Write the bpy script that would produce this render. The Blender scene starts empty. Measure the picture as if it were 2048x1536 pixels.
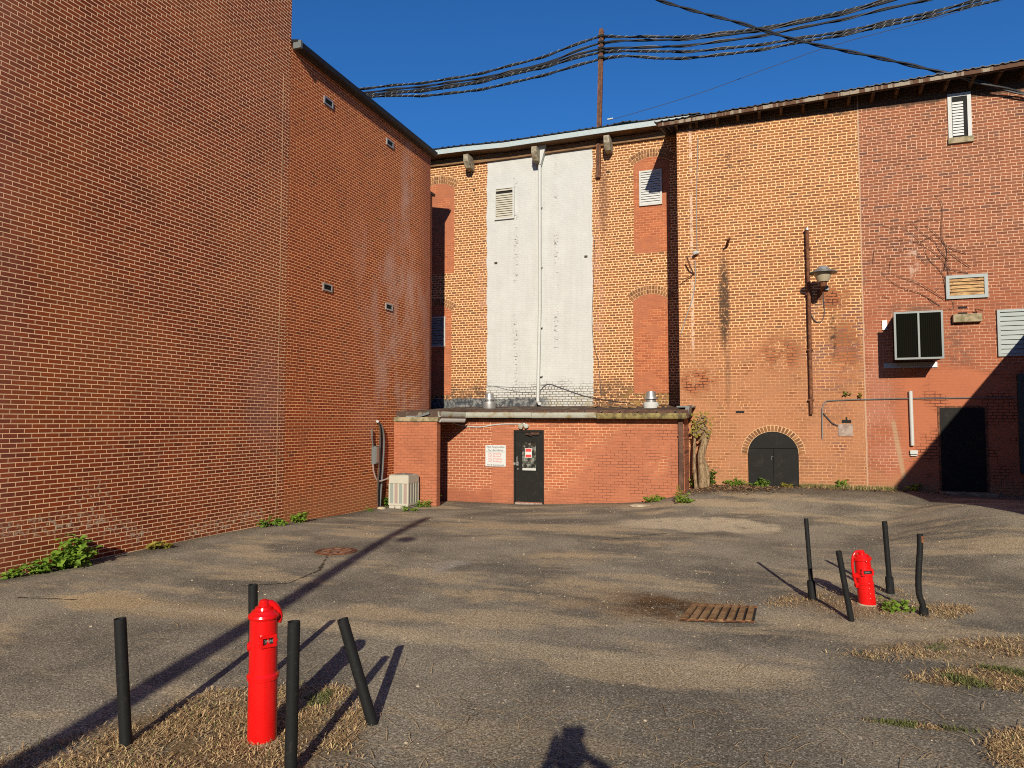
import bpy, math, random
from math import sin, cos, tan, pi, radians, sqrt, atan2, hypot, floor
from mathutils import Vector, noise as mnoise
rnd = random.Random(7)
sc = bpy.context.scene
col = sc.collection

# ------------------------------------------------------------------ camera
F = 1420.0; PIT = radians(3.1); YAW = radians(19.8); EYE = 2.1
cam = bpy.data.cameras.new("camera"); camo = bpy.data.objects.new("camera", cam); col.objects.link(camo)
cam.sensor_width = 36.0; cam.lens = 36.0 * F / 2048.0; cam.clip_start = 0.05; cam.clip_end = 2000
camo.location = (0, 0, EYE); camo.rotation_euler = (pi / 2 + PIT, 0, YAW)
sc.camera = camo
# ------------------------------------------------------------------ light
AZ = radians(15.0); EL = radians(22.8)
D = Vector((-sin(AZ) * cos(EL), cos(AZ) * cos(EL), -sin(EL)))      # direction the light travels
SH = tan(EL)
w = bpy.data.worlds.new("World"); sc.world = w; w.use_nodes = True
nt = w.node_tree; bg = nt.nodes["Background"]
sky = nt.nodes.new("ShaderNodeTexSky"); sky.sky_type = 'NISHITA'; sky.sun_disc = False
sky.sun_elevation = EL; sky.sun_rotation = pi - AZ
sky.air_density = 1.0; sky.dust_density = 0.0; sky.ozone_density = 4.0; sky.altitude = 600
deep = nt.nodes.new("ShaderNodeMix"); deep.data_type = 'RGBA'; deep.blend_type = 'MULTIPLY'; deep.inputs[0].default_value = 1.0
nt.links.new(sky.outputs[0], deep.inputs[6]); deep.inputs[7].default_value = (0.50, 1.30, 2.02, 1)      # clear dry autumn sky, deeper blue than the model's
nt.links.new(deep.outputs[2], bg.inputs[0]); bg.inputs[1].default_value = 0.050
sl = bpy.data.lights.new("sun", 'SUN'); so = bpy.data.objects.new("sun", sl); col.objects.link(so)
sl.energy = 5.0; sl.angle = radians(0.5); sl.color = (1.0, 0.90, 0.75)
so.rotation_euler = D.to_track_quat('-Z', 'Y').to_euler(); so.location = (6, -20, 20)
sc.view_settings.view_transform = 'Standard'; sc.view_settings.look = 'None'
sc.view_settings.exposure = 0.24; sc.view_settings.gamma = 1.0
sc.cycles.use_denoising = False; sc.cycles.filter_width = 1.05; sc.cycles.sample_clamp_indirect = 4.0

# ------------------------------------------------------------------ surveying: photo bearing + known plane -> world point
def ray(px, py):
    x = (px - 1024) / F; y = (768 - py) / F
    f = cos(PIT) - y * sin(PIT); u = sin(PIT) + y * cos(PIT)
    return Vector((x * cos(YAW) - f * sin(YAW), x * sin(YAW) + f * cos(YAW), u))
O = Vector((0, 0, EYE))
def onY(px, py, Y): r = ray(px, py); return O + r * (Y / r.y)
def onX(px, py, X): r = ray(px, py); return O + r * (X / r.x)
def onZ(px, py, Z=0.0): r = ray(px, py); return O + r * ((Z - EYE) / r.z)
FWD = Vector((-sin(YAW), cos(YAW), 0)); LAT = Vector((cos(YAW), sin(YAW), 0))
def atd(px, py, d): r = ray(px, py); return O + r * (d / r.dot(FWD))
def depth(p): return (p - O).dot(FWD)
def sst(x, a, b):
    t = min(1, max(0, (x - a) / (b - a))); return t * t * (3 - 2 * t)

def gz(X, Y):
    m = sst(Y, 14.3, 19.6) * sst(X, -3.1, -1.0) * 0.43 * (1 - .3 * sst(X, 3, 6))
    l = -0.17 * sst(Y, 11, 17) * (1 - sst(X, -7, -2.2)) + .07 * sst(Y, 15, 18.5) * sst(X, -4, -2.2) * (1 - sst(X, -2, -1))
    d = -0.05 * math.exp(-((X + .6) ** 2 + (Y - 7.9) ** 2) / .9)
    b = 0.05 * math.exp(-((X - 1.1) ** 2 + (Y - 9.1) ** 2) / .5)
    n = .02 * mnoise.noise(Vector((X * .35, Y * .35, 3))) * sst(Y, 1, 4)
    k = .27 * (1 - sst(-X * sin(YAW) + Y * cos(YAW), .5, 3.0))        # the yard rises to the kerb the photographer stands on
    r = .50 * sst(X, 1.2, 4.2) * sst(Y, 10.5, 15.2) * (1 - .27 * sst(Y, 16, 19.5))
    return max(m, r) + l + d + b + n + k
def ground(px, py):
    z = 0.0
    for _ in range(12):
        p = onZ(px, py, z); z = gz(p.x, p.y)
    return onZ(px, py, z)

# ------------------------------------------------------------------ mesh builder
class MB:
    def __init__(s): s.v = []; s.f = []; s.m = []; s.mi = 0
    def add(s, vs, fs):
        o = len(s.v); s.v += [Vector(p) for p in vs]
        for f in fs: s.f.append([i + o for i in f]); s.m.append(s.mi)
    def box(s, x0, x1, y0, y1, z0, z1):
        s.add([(x, y, z) for x in (x0, x1) for y in (y0, y1) for z in (z0, z1)],
              [(0, 1, 3, 2), (4, 6, 7, 5), (0, 4, 5, 1), (2, 3, 7, 6), (0, 2, 6, 4), (1, 5, 7, 3)])
    def obox(s, c, ax, ay, az):
        c, ax, ay, az = map(Vector, (c, ax, ay, az))
        s.add([c + ax * i + ay * j + az * k for i in (-1, 1) for j in (-1, 1) for k in (-1, 1)],
              [(0, 1, 3, 2), (4, 6, 7, 5), (0, 4, 5, 1), (2, 3, 7, 6), (0, 2, 6, 4), (1, 5, 7, 3)])
    def prism(s, poly, a, b):
        """polygon of 3-D points extruded from offset a to offset b (vectors)"""
        a, b = Vector(a), Vector(b); n = len(poly); P = [Vector(p) for p in poly]
        s.add([p + a for p in P] + [p + b for p in P],
              [tuple(range(n))[::-1], tuple(range(n, 2 * n))] + [(i, (i + 1) % n, n + (i + 1) % n, n + i) for i in range(n)])
    def tube(s, pts, r, n=8, cap=True):
        P = [Vector(p) for p in pts]; k = len(P); R = r if isinstance(r, (list, tuple)) else [r] * k
        vs = []; up = None
        for i in range(k):
            t = (P[min(i + 1, k - 1)] - P[max(i - 1, 0)]).normalized()
            if up is None: up = t.orthogonal().normalized()
            up = (up - t * up.dot(t)).normalized(); sd = t.cross(up)
            vs += [P[i] + (up * cos(2 * pi * j / n) + sd * sin(2 * pi * j / n)) * R[i] for j in range(n)]
        fs = [(i * n + j, i * n + (j + 1) % n, (i + 1) * n + (j + 1) % n, (i + 1) * n + j) for i in range(k - 1) for j in range(n)]
        if cap: fs += [tuple(range(n))[::-1], tuple(range((k - 1) * n, k * n))]
        s.add(vs, fs)
    def lathe(s, prof, c, axis=(0, 0, 1), n=20):
        c = Vector(c); s.tube([c + Vector(axis) * h for h, _ in prof], [max(r, .0005) for _, r in prof], n) if False else None
        a = Vector(axis).normalized(); u = a.orthogonal().normalized(); v = a.cross(u); k = len(prof)
        vs = [c + a * h + (u * cos(2 * pi * j / n) + v * sin(2 * pi * j / n)) * r for h, r in prof for j in range(n)]
        fs = [(i * n + j, i * n + (j + 1) % n, (i + 1) * n + (j + 1) % n, (i + 1) * n + j) for i in range(k - 1) for j in range(n)]
        fs += [tuple(range(n))[::-1], tuple(range((k - 1) * n, k * n))]
        s.add(vs, fs)
    def build(s, name, mats, parent=None, smooth=False, bevel=0):
        if not isinstance(mats, (list, tuple)): mats = [mats]
        off = Vector((0, 0, 0)); p = parent
        while p is not None: off += Vector(p.location); p = p.parent
        me = bpy.data.meshes.new(name); me.from_pydata([tuple(q - off) for q in s.v], [], s.f)
        for m in mats: me.materials.append(m)
        if len(mats) > 1: me.polygons.foreach_set("material_index", s.m)
        me.update()
        import bmesh
        bm = bmesh.new(); bm.from_mesh(me); bmesh.ops.recalc_face_normals(bm, faces=bm.faces); bm.to_mesh(me); bm.free()
        o = bpy.data.objects.new(name, me); col.objects.link(o)
        if parent: o.parent = parent
        if smooth:
            me.polygons.foreach_set("use_smooth", [True] * len(me.polygons)); me.set_sharp_from_angle(angle=radians(38))
        if bevel:
            b = o.modifiers.new("b", 'BEVEL'); b.width = bevel; b.segments = 2; b.limit_method = 'ANGLE'
        return o
def tag(o, label, cat=None, group=None, kind=None):
    if label: o['label'] = label
    if cat: o['category'] = cat
    if group: o['group'] = group
    if kind: o['kind'] = kind
    return o
def thing(name, loc, label, cat, group=None):
    o = bpy.data.objects.new(name, None); col.objects.link(o); o.location = loc; o.empty_display_size = .1
    return tag(o, label, cat, group)
def curve_pts(P, step=.25):
    P = [Vector(p) for p in P]; out = []
    for i in range(len(P) - 1):
        a, b, c, d = P[max(i - 1, 0)], P[i], P[i + 1], P[min(i + 2, len(P) - 1)]
        n = max(2, int((c - b).length / step))
        for k in range(n):
            t = k / n
            out.append(.5 * ((2 * b) + (c - a) * t + (2 * a - 5 * b + 4 * c - d) * t * t + (3 * b - a - 3 * c + d) * t ** 3))
    return out + [P[-1]]

# ------------------------------------------------------------------ material language
class G:
    def __init__(s, name):
        s.mat = bpy.data.materials.new(name); s.mat.use_nodes = True; s.nt = s.mat.node_tree
        s.b = s.nt.nodes["Principled BSDF"]; s.geo = s.nt.nodes.new("ShaderNodeNewGeometry")
        s.pos = s.geo.outputs['Position']; x = s.node("ShaderNodeSeparateXYZ", [s.pos]); s.x, s.y, s.z = x.outputs
        s.b.inputs['Roughness'].default_value = .85; s.b.inputs['Specular IOR Level'].default_value = .3
    def put(s, sock, v):
        if isinstance(v, bpy.types.NodeSocket): s.nt.links.new(v, sock)
        elif isinstance(v, (tuple, list)):
            sock.default_value = tuple(v) + ((1,) if len(v) == 3 and sock.type == 'RGBA' else ())
        else: sock.default_value = v
    def node(s, t, ins=(), **kw):
        n = s.nt.nodes.new(t)
        for k, v in kw.items(): setattr(n, k, v)
        for i, v in enumerate(ins):
            if v is not None: s.put(n.inputs[i], v)
        return n
    def m(s, op, *a): return s.node("ShaderNodeMath", a, operation=op).outputs[0]
    def add(s, a, b): return s.m('ADD', a, b)
    def sub(s, a, b): return s.m('SUBTRACT', a, b)
    def mul(s, a, b): return s.m('MULTIPLY', a, b)
    def mx(s, a, b): return s.m('MAXIMUM', a, b)
    def mn(s, a, b): return s.m('MINIMUM', a, b)
    def inv(s, a): return s.m('SUBTRACT', 1.0, a)
    def ss(s, v, a, b, lo=0.0, hi=1.0):
        if a > b: a, b, lo, hi = b, a, hi, lo
        n = s.node("ShaderNodeMapRange", [v, a, b, lo, hi], interpolation_type='SMOOTHSTEP'); return n.outputs[0]
    def vec(s, x, y, z=0.0): return s.node("ShaderNodeCombineXYZ", [x, y, z]).outputs[0]
    def noise(s, v, sc, det=2.0, rough=.55, dist=0.0):
        n = s.nt.nodes.new("ShaderNodeTexNoise"); s.put(n.inputs['Vector'], v)
        n.inputs['Scale'].default_value = sc; n.inputs['Detail'].default_value = det
        n.inputs['Roughness'].default_value = rough; n.inputs['Distortion'].default_value = dist
        return n.outputs['Fac']
    def vor(s, v, sc, feat='F1', out=0):
        n = s.nt.nodes.new("ShaderNodeTexVoronoi"); n.feature = feat; s.put(n.inputs['Vector'], v); n.inputs['Scale'].default_value = sc
        return n.outputs[out]
    def mix(s, f, a, b, mode='MIX'):
        n = s.nt.nodes.new("ShaderNodeMix"); n.data_type = 'RGBA'; n.blend_type = mode
        s.put(n.inputs[0], f); s.put(n.inputs[6], a); s.put(n.inputs[7], b); return n.outputs[2]
    def lerp(s, f, a, b): return s.node("ShaderNodeMix", [f, None, a, b]).outputs[0]
    def ramp(s, f, stops, interp='LINEAR'):
        n = s.nt.nodes.new("ShaderNodeValToRGB"); s.put(n.inputs[0], f); cr = n.color_ramp; cr.interpolation = interp
        while len(cr.elements) < len(stops): cr.elements.new(.5)
        for e, (p, c) in zip(cr.elements, stops): e.position = p; e.color = tuple(c) + (1,)
        return n.outputs[0]
    def scalecol(s, c, f): return s.mix(1.0, c, s.vec(f, f, f), 'MULTIPLY')
    def bump(s, h, strength, dist):
        n = s.nt.nodes.new("ShaderNodeBump"); s.put(n.inputs['Height'], h)
        n.inputs['Strength'].default_value = strength; n.inputs['Distance'].default_value = dist
        s.nt.links.new(n.outputs[0], s.b.inputs['Normal'])
    def base(s, c): s.put(s.b.inputs['Base Color'], c)
    def rough(s, v): s.put(s.b.inputs['Roughness'], v)
    def box2(s, h, z, h0, h1, z0, z1, e=.05):
        return s.mul(s.mul(s.ss(h, h0 - e, h0 + e), s.ss(h, h1 + e, h1 - e)), s.mul(s.ss(z, z0 - e, z0 + e), s.ss(z, z1 + e, z1 - e)))
    def blob(s, h, z, ch, cz, rh, rz, a=.3, b=1.0):
        d = s.m('SQRT', s.add(s.m('POWER', s.mul(s.sub(h, ch), 1 / rh), 2.0), s.m('POWER', s.mul(s.sub(z, cz), 1 / rz), 2.0)))
        return s.ss(d, b, a)
    def seg(s, h, z, p, q):
        dx, dy = q[0] - p[0], q[1] - p[1]; L2 = dx * dx + dy * dy
        hx, hz = s.sub(h, p[0]), s.sub(z, p[1])
        t = s.mul(s.add(s.mul(hx, dx), s.mul(hz, dy)), 1 / L2); t = s.mn(s.mx(t, 0.0), 1.0)
        ex, ez = s.sub(hx, s.mul(t, dx)), s.sub(hz, s.mul(t, dy))
        return s.m('SQRT', s.add(s.mul(ex, ex), s.mul(ez, ez)))
    def brick(s, h, z, rh, bw, mo, hf=0, wob=.004, low=.01, seed=0.0, soft=.0035, hj=1.0):
        hz = s.vec(h, z, seed)
        z2 = s.add(z, s.mul(s.sub(s.noise(hz, .9, 2), .5), low * 2))
        v = s.mul(z2, 1 / rh); row = s.m('FLOOR', v); fv = s.m('FRACT', v)
        par = s.mul(s.m('MODULO', s.add(row, 4000.0), 2.0), .5)
        if hf:
            hd = s.m('LESS_THAN', s.m('MODULO', s.add(row, 4000.0 + seed), float(hf)), .5)
            bwv = s.lerp(hd, bw, bw * .5)
        else: bwv = bw
        wn = s.node("ShaderNodeTexWhiteNoise", [s.vec(row, seed + 3.0, 0.0)], noise_dimensions='3D').outputs[0]
        u = s.add(s.add(s.m('DIVIDE', h, bwv), par), s.mul(wn, .12)); cu = s.m('FLOOR', u); fu = s.m('FRACT', u)
        du = s.mul(s.mul(s.mn(fu, s.inv(fu)), bwv), 1 / hj); dv = s.mul(s.mn(fv, s.inv(fv)), rh)
        d = s.m('SMOOTH_MIN', du, dv, .004 + wob)
        d = s.add(d, s.mul(s.sub(s.noise(hz, 22, 2), .5), wob * 2))
        mask = s.ss(d, mo / 2 - soft, mo / 2 + soft)          # 1 = brick face
        r = s.node("ShaderNodeTexWhiteNoise", [s.vec(cu, row, seed)], noise_dimensions='3D').outputs[0]
        return mask, r
def mat(name, c, rough=.7, metal=0.0, var=.25, sc=6.0, bump=0.0, bsc=60, spec=.4):
    g = G(name); n = g.noise(g.pos, sc, 4, .6); n2 = g.noise(g.pos, sc * 7, 2)
    f = g.add(1 - var, g.mul(g.add(g.mul(n, .65), g.mul(n2, .35)), var * 2)); g.base(g.scalecol(tuple(c), f)); g.rough(g.add(rough - .08, g.mul(n2, .16)))
    g.b.inputs['Metallic'].default_value = metal; g.b.inputs['Specular IOR Level'].default_value = spec
    if bump: g.bump(g.noise(g.pos, bsc, 3), .6, bump)
    return g.mat
def mat2(name, c1, c2, sc=8.0, lo=.42, hi=.62, rough=.75, metal=0.0, bump=.002, stretch=(1, 1, 1)):
    g = G(name); v = g.node("ShaderNodeVectorMath", [g.pos, stretch], operation='MULTIPLY').outputs[0]
    n = g.noise(v, sc, 5, .65); g.base(g.scalecol(g.mix(g.ss(n, lo, hi), tuple(c1), tuple(c2)), g.add(.75, g.mul(g.noise(g.pos, sc * 8, 2), .5))))
    g.rough(rough); g.b.inputs['Metallic'].default_value = metal; g.b.inputs['Specular IOR Level'].default_value = .15
    if bump: g.bump(g.noise(g.pos, 45, 4), .6, bump)
    return g.mat

# ---- brick walls
def old_orange(g, h, z, seed=0.0, mo=.021):
    k, r = g.brick(h, z, .0765, .218, mo, 7, .0055, .012, seed)
    c = g.ramp(r, [(0, (.18, .064, .025)), (.25, (.235, .086, .031)), (.55, (.285, .108, .039)), (.8, (.265, .11, .044)), (.95, (.20, .090, .038)), (1, (.14, .064, .033))])
    return k, c, r
def finish_brick(g, k, cb, cm, bumpd=.009, grain=.35, extra=None):
    n = g.noise(g.pos, 55, 3, .6); n2 = g.noise(g.pos, 1.1, 4, .6)
    f = g.mul(g.add(1 - grain / 2, g.mul(n, grain)), g.add(.80, g.mul(n2, .4)))
    c = g.scalecol(g.mix(k, cm, cb), f)
    if extra: c = extra(c)
    g.base(c); g.bump(g.add(k, g.mul(n, .35)), .8, bumpd); g.rough(.9)
    return g.mat

def m_tall():
    g = G("tall_brick"); h, z = g.y, g.z
    k, r = g.brick(h, z, .0672, .205, .0130, 0, .0012, .002, 1.0, .0025, .72)
    c = g.ramp(r, [(0, (.155, .026, .007)), (.3, (.225, .036, .008)), (.7, (.285, .050, .010)), (1, (.19, .030, .009))])
    band = g.ss(g.noise(g.vec(g.mul(h, .35), g.mul(z, 1.1), 5.0), 1.0, 3, .6), .53, .72)
    band = g.mul(band, g.ss(r, .35, .75, .25, 1.0))
    c = g.mix(g.mul(band, .85), c, (.13, .025, .009))
    wide = g.ss(g.noise(g.vec(h, z, 9.0), .45, 3), .42, .66); c = g.mix(g.mul(wide, .4), c, (.38, .095, .02))
    scr = g.mn(g.mn(g.seg(h, z, (6.9, .62), (8.1, .60)), g.seg(h, z, (8.1, .60), (9.1, .25))), g.seg(h, z, (10.2, .14), (12.0, .22)))
    scr = g.mul(g.ss(scr, .22, .02), g.ss(g.noise(g.vec(h, z, 2.0), 13, 5, .7), .50, .60))
    s2 = g.mul(g.blob(h, z, 8.2, .9, .5, .45), g.ss(g.noise(g.vec(h, z, 4.0), 16, 4, .7), .56, .62)); scr = g.mx(scr, s2)
    ox = g.mul(g.mx(g.blob(h, z, 12.1, 2.6, .8, 1.6), g.mul(g.ss(h, 7.4, 6.4), .8)), g.noise(g.vec(h, z, 3.0), 3, 4, .6))
    def ex(cc):
        cc = g.mix(g.mul(ox, .4), cc, (.42, .22, .17)); return g.mix(g.mul(scr, .85), cc, (.50, .40, .27))
    return finish_brick(g, k, c, (.92, .60, .33), .006, .3, ex)
def m_low():
    g = G("low_brick"); h, z = g.y, g.z
    k, r = g.brick(h, z, .0675, .205, .0118, 0, .0015, .002, 2.0, .0025, .72)
    c = g.ramp(r, [(0, (.23, .034, .009)), (.3, (.305, .051, .011)), (.7, (.35, .064, .013)), (.95, (.27, .044, .011)), (1, (.17, .034, .010))])
    n = g.noise(g.vec(g.mul(h, 1.0), g.mul(z, .45), 7.0), 1.6, 5, .65)
    zone = g.mx(g.mul(g.ss(h, 14.5, 17.5), g.ss(z, 8.6, 6.6)), g.blob(h, z, 18.2, 8.2, .55, 3.2))
    zone = g.mul(zone, g.ss(z, 1.0, 3.2))
    eff = g.mul(zone, g.ss(n, .42, .66))
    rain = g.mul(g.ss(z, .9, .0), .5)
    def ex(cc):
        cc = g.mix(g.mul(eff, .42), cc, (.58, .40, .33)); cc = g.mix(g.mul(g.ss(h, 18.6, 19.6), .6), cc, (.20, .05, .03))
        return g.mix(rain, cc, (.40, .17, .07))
    return finish_brick(g, k, c, (.88, .50, .22), .006, .32, ex)
def m_mid():
    g = G("mid_brick"); h, z = g.x, g.z
    k, r = g.brick(h, z, .0815, .208, .023, 6, .006, .014, 11.0)
    c = g.ramp(r, [(0, (.16, .060, .022)), (.25, (.215, .080, .028)), (.6, (.27, .10, .035)), (.88, (.235, .096, .036)), (1, (.13, .058, .027))])
    hz = g.vec(h, z, 1.0)
    edge = g.mul(g.sub(g.noise(hz, 1.6, 3), .5), .16)
    he = g.add(h, edge)
    white = g.mul(g.ss(he, -8.90, -8.86), g.ss(he, -5.20, -5.24))
    cols = g.mx(g.mx(g.blob(h, z, -7.85, 6, .14, 9, .2, 1), g.mul(g.blob(h, z, -6.45, 6, .12, 9, .2, 1), 1.2)), g.blob(h, z, -8.4, 9.7, .5, .25))
    chips = g.mul(g.ss(g.noise(g.vec(g.mul(h, 1.0), g.mul(z, 2.6), 2.0), 7.5, 4, .7), .55, .58), g.mul(g.mn(cols, 1.0), g.ss(g.noise(hz, 1.5, 2), .45, .6)))
    crum = g.mul(g.ss(g.add(z, g.mul(g.noise(hz, 1.5, 3), 1.3)), 4.2, 3.7), g.inv(k))
    moss = g.mul(g.ss(g.add(z, g.mul(g.noise(hz, 2.2, 4), 1.1)), 3.75, 3.1), g.ss(g.noise(hz, 4, 5, .7), .42, .62))
    wc = g.scalecol((.475, .485, .46), g.add(.86, g.mul(g.noise(g.vec(h, z, 8.0), 2.0, 4, .6), .28)))
    streak = g.mul(g.ss(g.noise(g.vec(g.mul(h, 6.0), g.mul(z, .35), 3.0), 1.2, 4, .6),   .45, .7), .3)
    wc = g.mix(streak, wc, (.40, .39, .35))
    wc = g.scalecol(wc, g.add(.955, g.mul(k, .045)))
    wc = g.mix(g.mul(chips, .9), wc, (.10, .07, .06)); wc = g.mix(g.mul(crum, .95), wc, (.09, .065, .04)); wc = g.mix(g.mul(moss, .7), wc, (.27, .23, .13))
    dirt = g.mul(g.ss(g.add(z, g.mul(g.noise(hz, 2.5, 4, .7), 1.2)), 4.25, 3.65), g.ss(g.noise(hz, 5, 5, .75), .40, .58))
    mst = g.mul(g.blob(h, z, -4.85, 9.3, .22, 1.9), g.noise(hz, 8, 4, .7))
    pinkish = g.mul(g.mx(g.blob(h, z, -9.0, 6.3, .35, 2.4), g.blob(h, z, -5.05, 6.5, .3, 4.5)), g.ss(g.noise(hz, 3, 4), .4, .65))
    n = g.noise(g.pos, 50, 3, .6)
    bc = g.scalecol(g.mix(k, (.80, .50, .25), c), g.add(.8, g.mul(n, .4)))
    bc = g.mix(g.mul(pinkish, .5), bc, (.42, .23, .16)); bc = g.mix(g.mul(dirt, .88), bc, (.085, .05, .03)); bc = g.mix(g.mul(mst, 1.1), bc, (.13, .06, .035))
    yel = g.mul(g.mul(g.ss(z, 3.3, 3.0), g.ss(h, -4.6, -3.9)), g.ss(g.noise(hz, 5, 3), .5, .62)); bc = g.mix(g.mul(yel, .7), bc, (.34, .20, .05))
    cc = g.mix(white, bc, wc)
    tar = g.ss(g.add(z, g.mul(g.noise(hz, 3.0, 4, .7), .34)), 3.10, 3.04)
    tarc = g.mix(g.ss(g.noise(hz, 7, 5, .7), .45, .6), (.05, .055, .06), (.20, .20, .19))
    cc = g.mix(g.mul(tar, g.ss(h, -6.5, -7.1)), cc, tarc)
    g.base(cc); g.rough(.9)
    g.bump(g.add(g.mul(k, g.lerp(white, 1.0, .18)), g.mul(n, g.lerp(white, .3, .04))), .8, .010)
    return g.mat
def m_right():
    g = G("right_brick"); h, z = g.x, g.z; hz = g.vec(h, z, 1.0)
    k1, c1, r1 = old_orange(g, h, z, 20.0)
    k2, r2 = g.brick(h, z, .0755, .222, .0155, 7, .003, .005, 31.0)
    c2 = g.ramp(r2, [(0, (.16, .056, .029)), (.3, (.225, .076, .036)), (.7, (.265, .090, .042)), (.92, (.20, .078, .043)), (1, (.12, .054, .038))])
    he = g.add(h, g.mul(g.sub(g.noise(hz, 3, 2), .5), .04))
    red = g.ss(he, 2.325, 2.345)
    # weathering on the old half
    low = g.ss(g.add(z, g.mul(g.sub(g.noise(hz, .8, 4, .6), .5), 4.6)), 5.2, 2.6)
    worn = g.mul(low, g.ss(g.noise(hz, 1.7, 5, .65), .36, .52))
    patch = g.mx(g.blob(g.add(h, g.mul(g.sub(g.noise(hz, 2.4, 4, .7), .5), 1.0)), g.add(z, g.mul(g.sub(g.noise(g.vec(h, z, 30.0), 2.4, 4, .7), .5), .8)), 1.55, 5.30, .7, .42, .3), g.blob(g.add(h, g.mul(g.sub(g.noise(hz, 2.4, 4, .7), .5), 1.0)), g.add(z, g.mul(g.sub(g.noise(g.vec(h, z, 30.0), 2.4, 4, .7), .5), .8)), -1.75, 3.25, .7, .55, .3))
    patch = g.mx(patch, g.mul(g.blob(h, z, .35, 3.9, .8, .7), .9))
    patch = g.mx(patch, g.mul(g.blob(h, z, 1.9, 4.0, .6, 1.2), .8))
    bare = g.mul(patch, g.ss(g.noise(hz, 2.6, 5, .7), .40, .52))
    dk = g.mul(g.m('GREATER_THAN', r1, .55), g.mul(g.ss(h, .7, 1.2), g.ss(z, 5.6, 4.6)))
    dk = g.mul(dk, g.ss(g.noise(g.vec(g.mul(h, .6), g.mul(z, 1.5), 4.0), 1.8, 2), .40, .48))
    c1 = g.mix(g.mul(dk, .9), c1, (.105, .050, .055))
    lowr = g.mul(g.mul(g.ss(h, .6, 1.3), g.ss(z, 1.9, 1.3)), g.m('GREATER_THAN', r1, .35)); c1 = g.mix(g.mul(lowr, .75), c1, (.17, .065, .045))
    mo1 = g.mix(g.mul(low, .78), (.80, .48, .23), (.50, .27, .14))
    mo1 = g.mix(g.mul(worn, .72), mo1, (.40, .185, .09)); mo1 = g.mix(bare, mo1, (.05, .02, .012))
    c1 = g.mix(g.mul(worn, .68), c1, (.36, .150, .070)); c1 = g.mix(g.mul(bare, .55), c1, (.40, .125, .05))
    mud = g.mul(g.ss(g.add(z, g.mul(g.noise(hz, 1.6, 4), .9)), 1.35, .8), g.ss(h, 2.4, -.4)); 
    b1 = g.mix(k1, mo1, c1); fade = g.mul(g.ss(g.add(z, g.mul(g.sub(g.noise(hz, .9, 5, .65), .5), 4.0)), 5.4, 2.6), g.ss(g.noise(g.vec(h, z, 17.0), 2.4, 5, .65), .34, .58)); b1 = g.mix(g.mul(g.mul(fade, .52), g.sub(1.0, bare)), b1, (.37, .175, .085)); mot = g.ss(g.noise(g.vec(g.mul(h, .8), g.mul(z, 1.3), 23.0), 2.2, 5, .7), .52, .70); b1 = g.mix(g.mul(mot, .28), b1, (.17, .08, .04)); b1 = g.mix(g.mul(mud, .45), b1, (.36, .19, .09))
    # painted lower area of the red half
    pa = g.mul(g.ss(g.add(h, g.mul(g.noise(hz, 1.2, 3), .8)), 3.35, 3.75), g.ss(g.add(z, g.mul(g.sub(g.noise(hz, 1.0, 3), .5), .8)), 3.55, 3.35))
    pa2 = g.mul(g.ss(g.noise(hz, 1.1, 3), .40, .52), pa)
    pk = g.mul(g.blob(h, z, 2.9, 2.6, 1.1, 2.6, .2), g.ss(g.noise(hz, 1.8, 5, .65), .36, .58))
    mo2 = g.mix(g.ss(z, 7.0, 4.4), (.60, .37, .23), (.52, .29, .18)); mo2 = g.mix(g.mul(pk, .7), mo2, (.55, .33, .23))
    mid = g.mul(g.ss(z, 6.6, 5.2), g.ss(g.noise(hz, 1.3, 4), .38, .62)); mo2 = g.mix(g.mul(mid, .55), mo2, (.32, .12, .065))
    c2 = g.mix(g.mul(g.ss(z, 6.5, 4.5), .45), c2, (.36, .105, .048)); c2 = g.mix(g.mul(pk, .35), c2, (.46, .22, .15))
    b2 = g.mix(k2, g.mix(pa, mo2, (.10, .035, .02)), g.mix(pa, c2, (.36, .118, .056)))
    b2 = g.mix(pa2, b2, (.37, .125, .060))
    vs = g.mul(g.blob(h, z, 4.45, 3.95, .5, .75), g.ss(g.noise(hz, 4, 4, .7), .40, .6)); b2 = g.mix(g.mul(vs, .6), b2, (.12, .06, .04))
    vs = g.mul(g.blob(h, z, 3.45, 4.95, 1.0, .28), g.ss(g.noise(hz, 5, 4, .7), .42, .6)); b2 = g.mix(g.mul(vs, .6), b2, (.12, .07, .045))
    ef = g.mul(g.blob(h, z, 3.5, 6.1, .16, .9), g.ss(g.noise(hz, 7, 4, .7), .46, .6)); b2 = g.mix(g.mul(ef, .8), b2, (.52, .36, .27))
    line = g.mul(g.ss(g.seg(h, z, (2.95, 2.1), (3.2, .4)), .07, .03), .75); b2 = g.mix(line, b2, (.36, .24, .14))
    foot = g.ss(g.add(z, g.mul(g.noise(hz, 1.8, 4), .9)), 1.45, .85); b2 = g.mix(g.mul(foot, .7), b2, (.36, .19, .09))
    cc = g.mix(red, b1, b2)
    # dark water streaks, plus painted shade and soot under the eave
    st = g.mul(g.blob(h, z, -1.06, 5.35, .19, 1.7, .45), g.ss(g.noise(g.vec(g.mul(h, 1.5), z, 3.0), 9, 4, .7), .36, .50))
    st = g.mx(st, g.mul(g.blob(h, z, -1.0, 3.4, .1, 1.3), .35)); st = g.mx(st, g.mul(g.blob(h, z, 1.62, 4.35, .12, .9), g.ss(g.noise(hz, 8, 4, .7), .45, .6)))
    st = g.mx(st, g.mul(g.mul(g.blob(h, z, -.75, 9.0, .55, .95), .85), g.ss(g.noise(hz, 6, 4, .7), .52, .64)))
    rim = g.mul(g.ss(g.add(g.add(z, g.mul(h, .02)), g.mul(g.noise(hz, 4, 3), .3)), 10.28, 10.42), .95); st = g.mx(st, rim)  # top band: eave shade and soot painted into the brick colour
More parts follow.
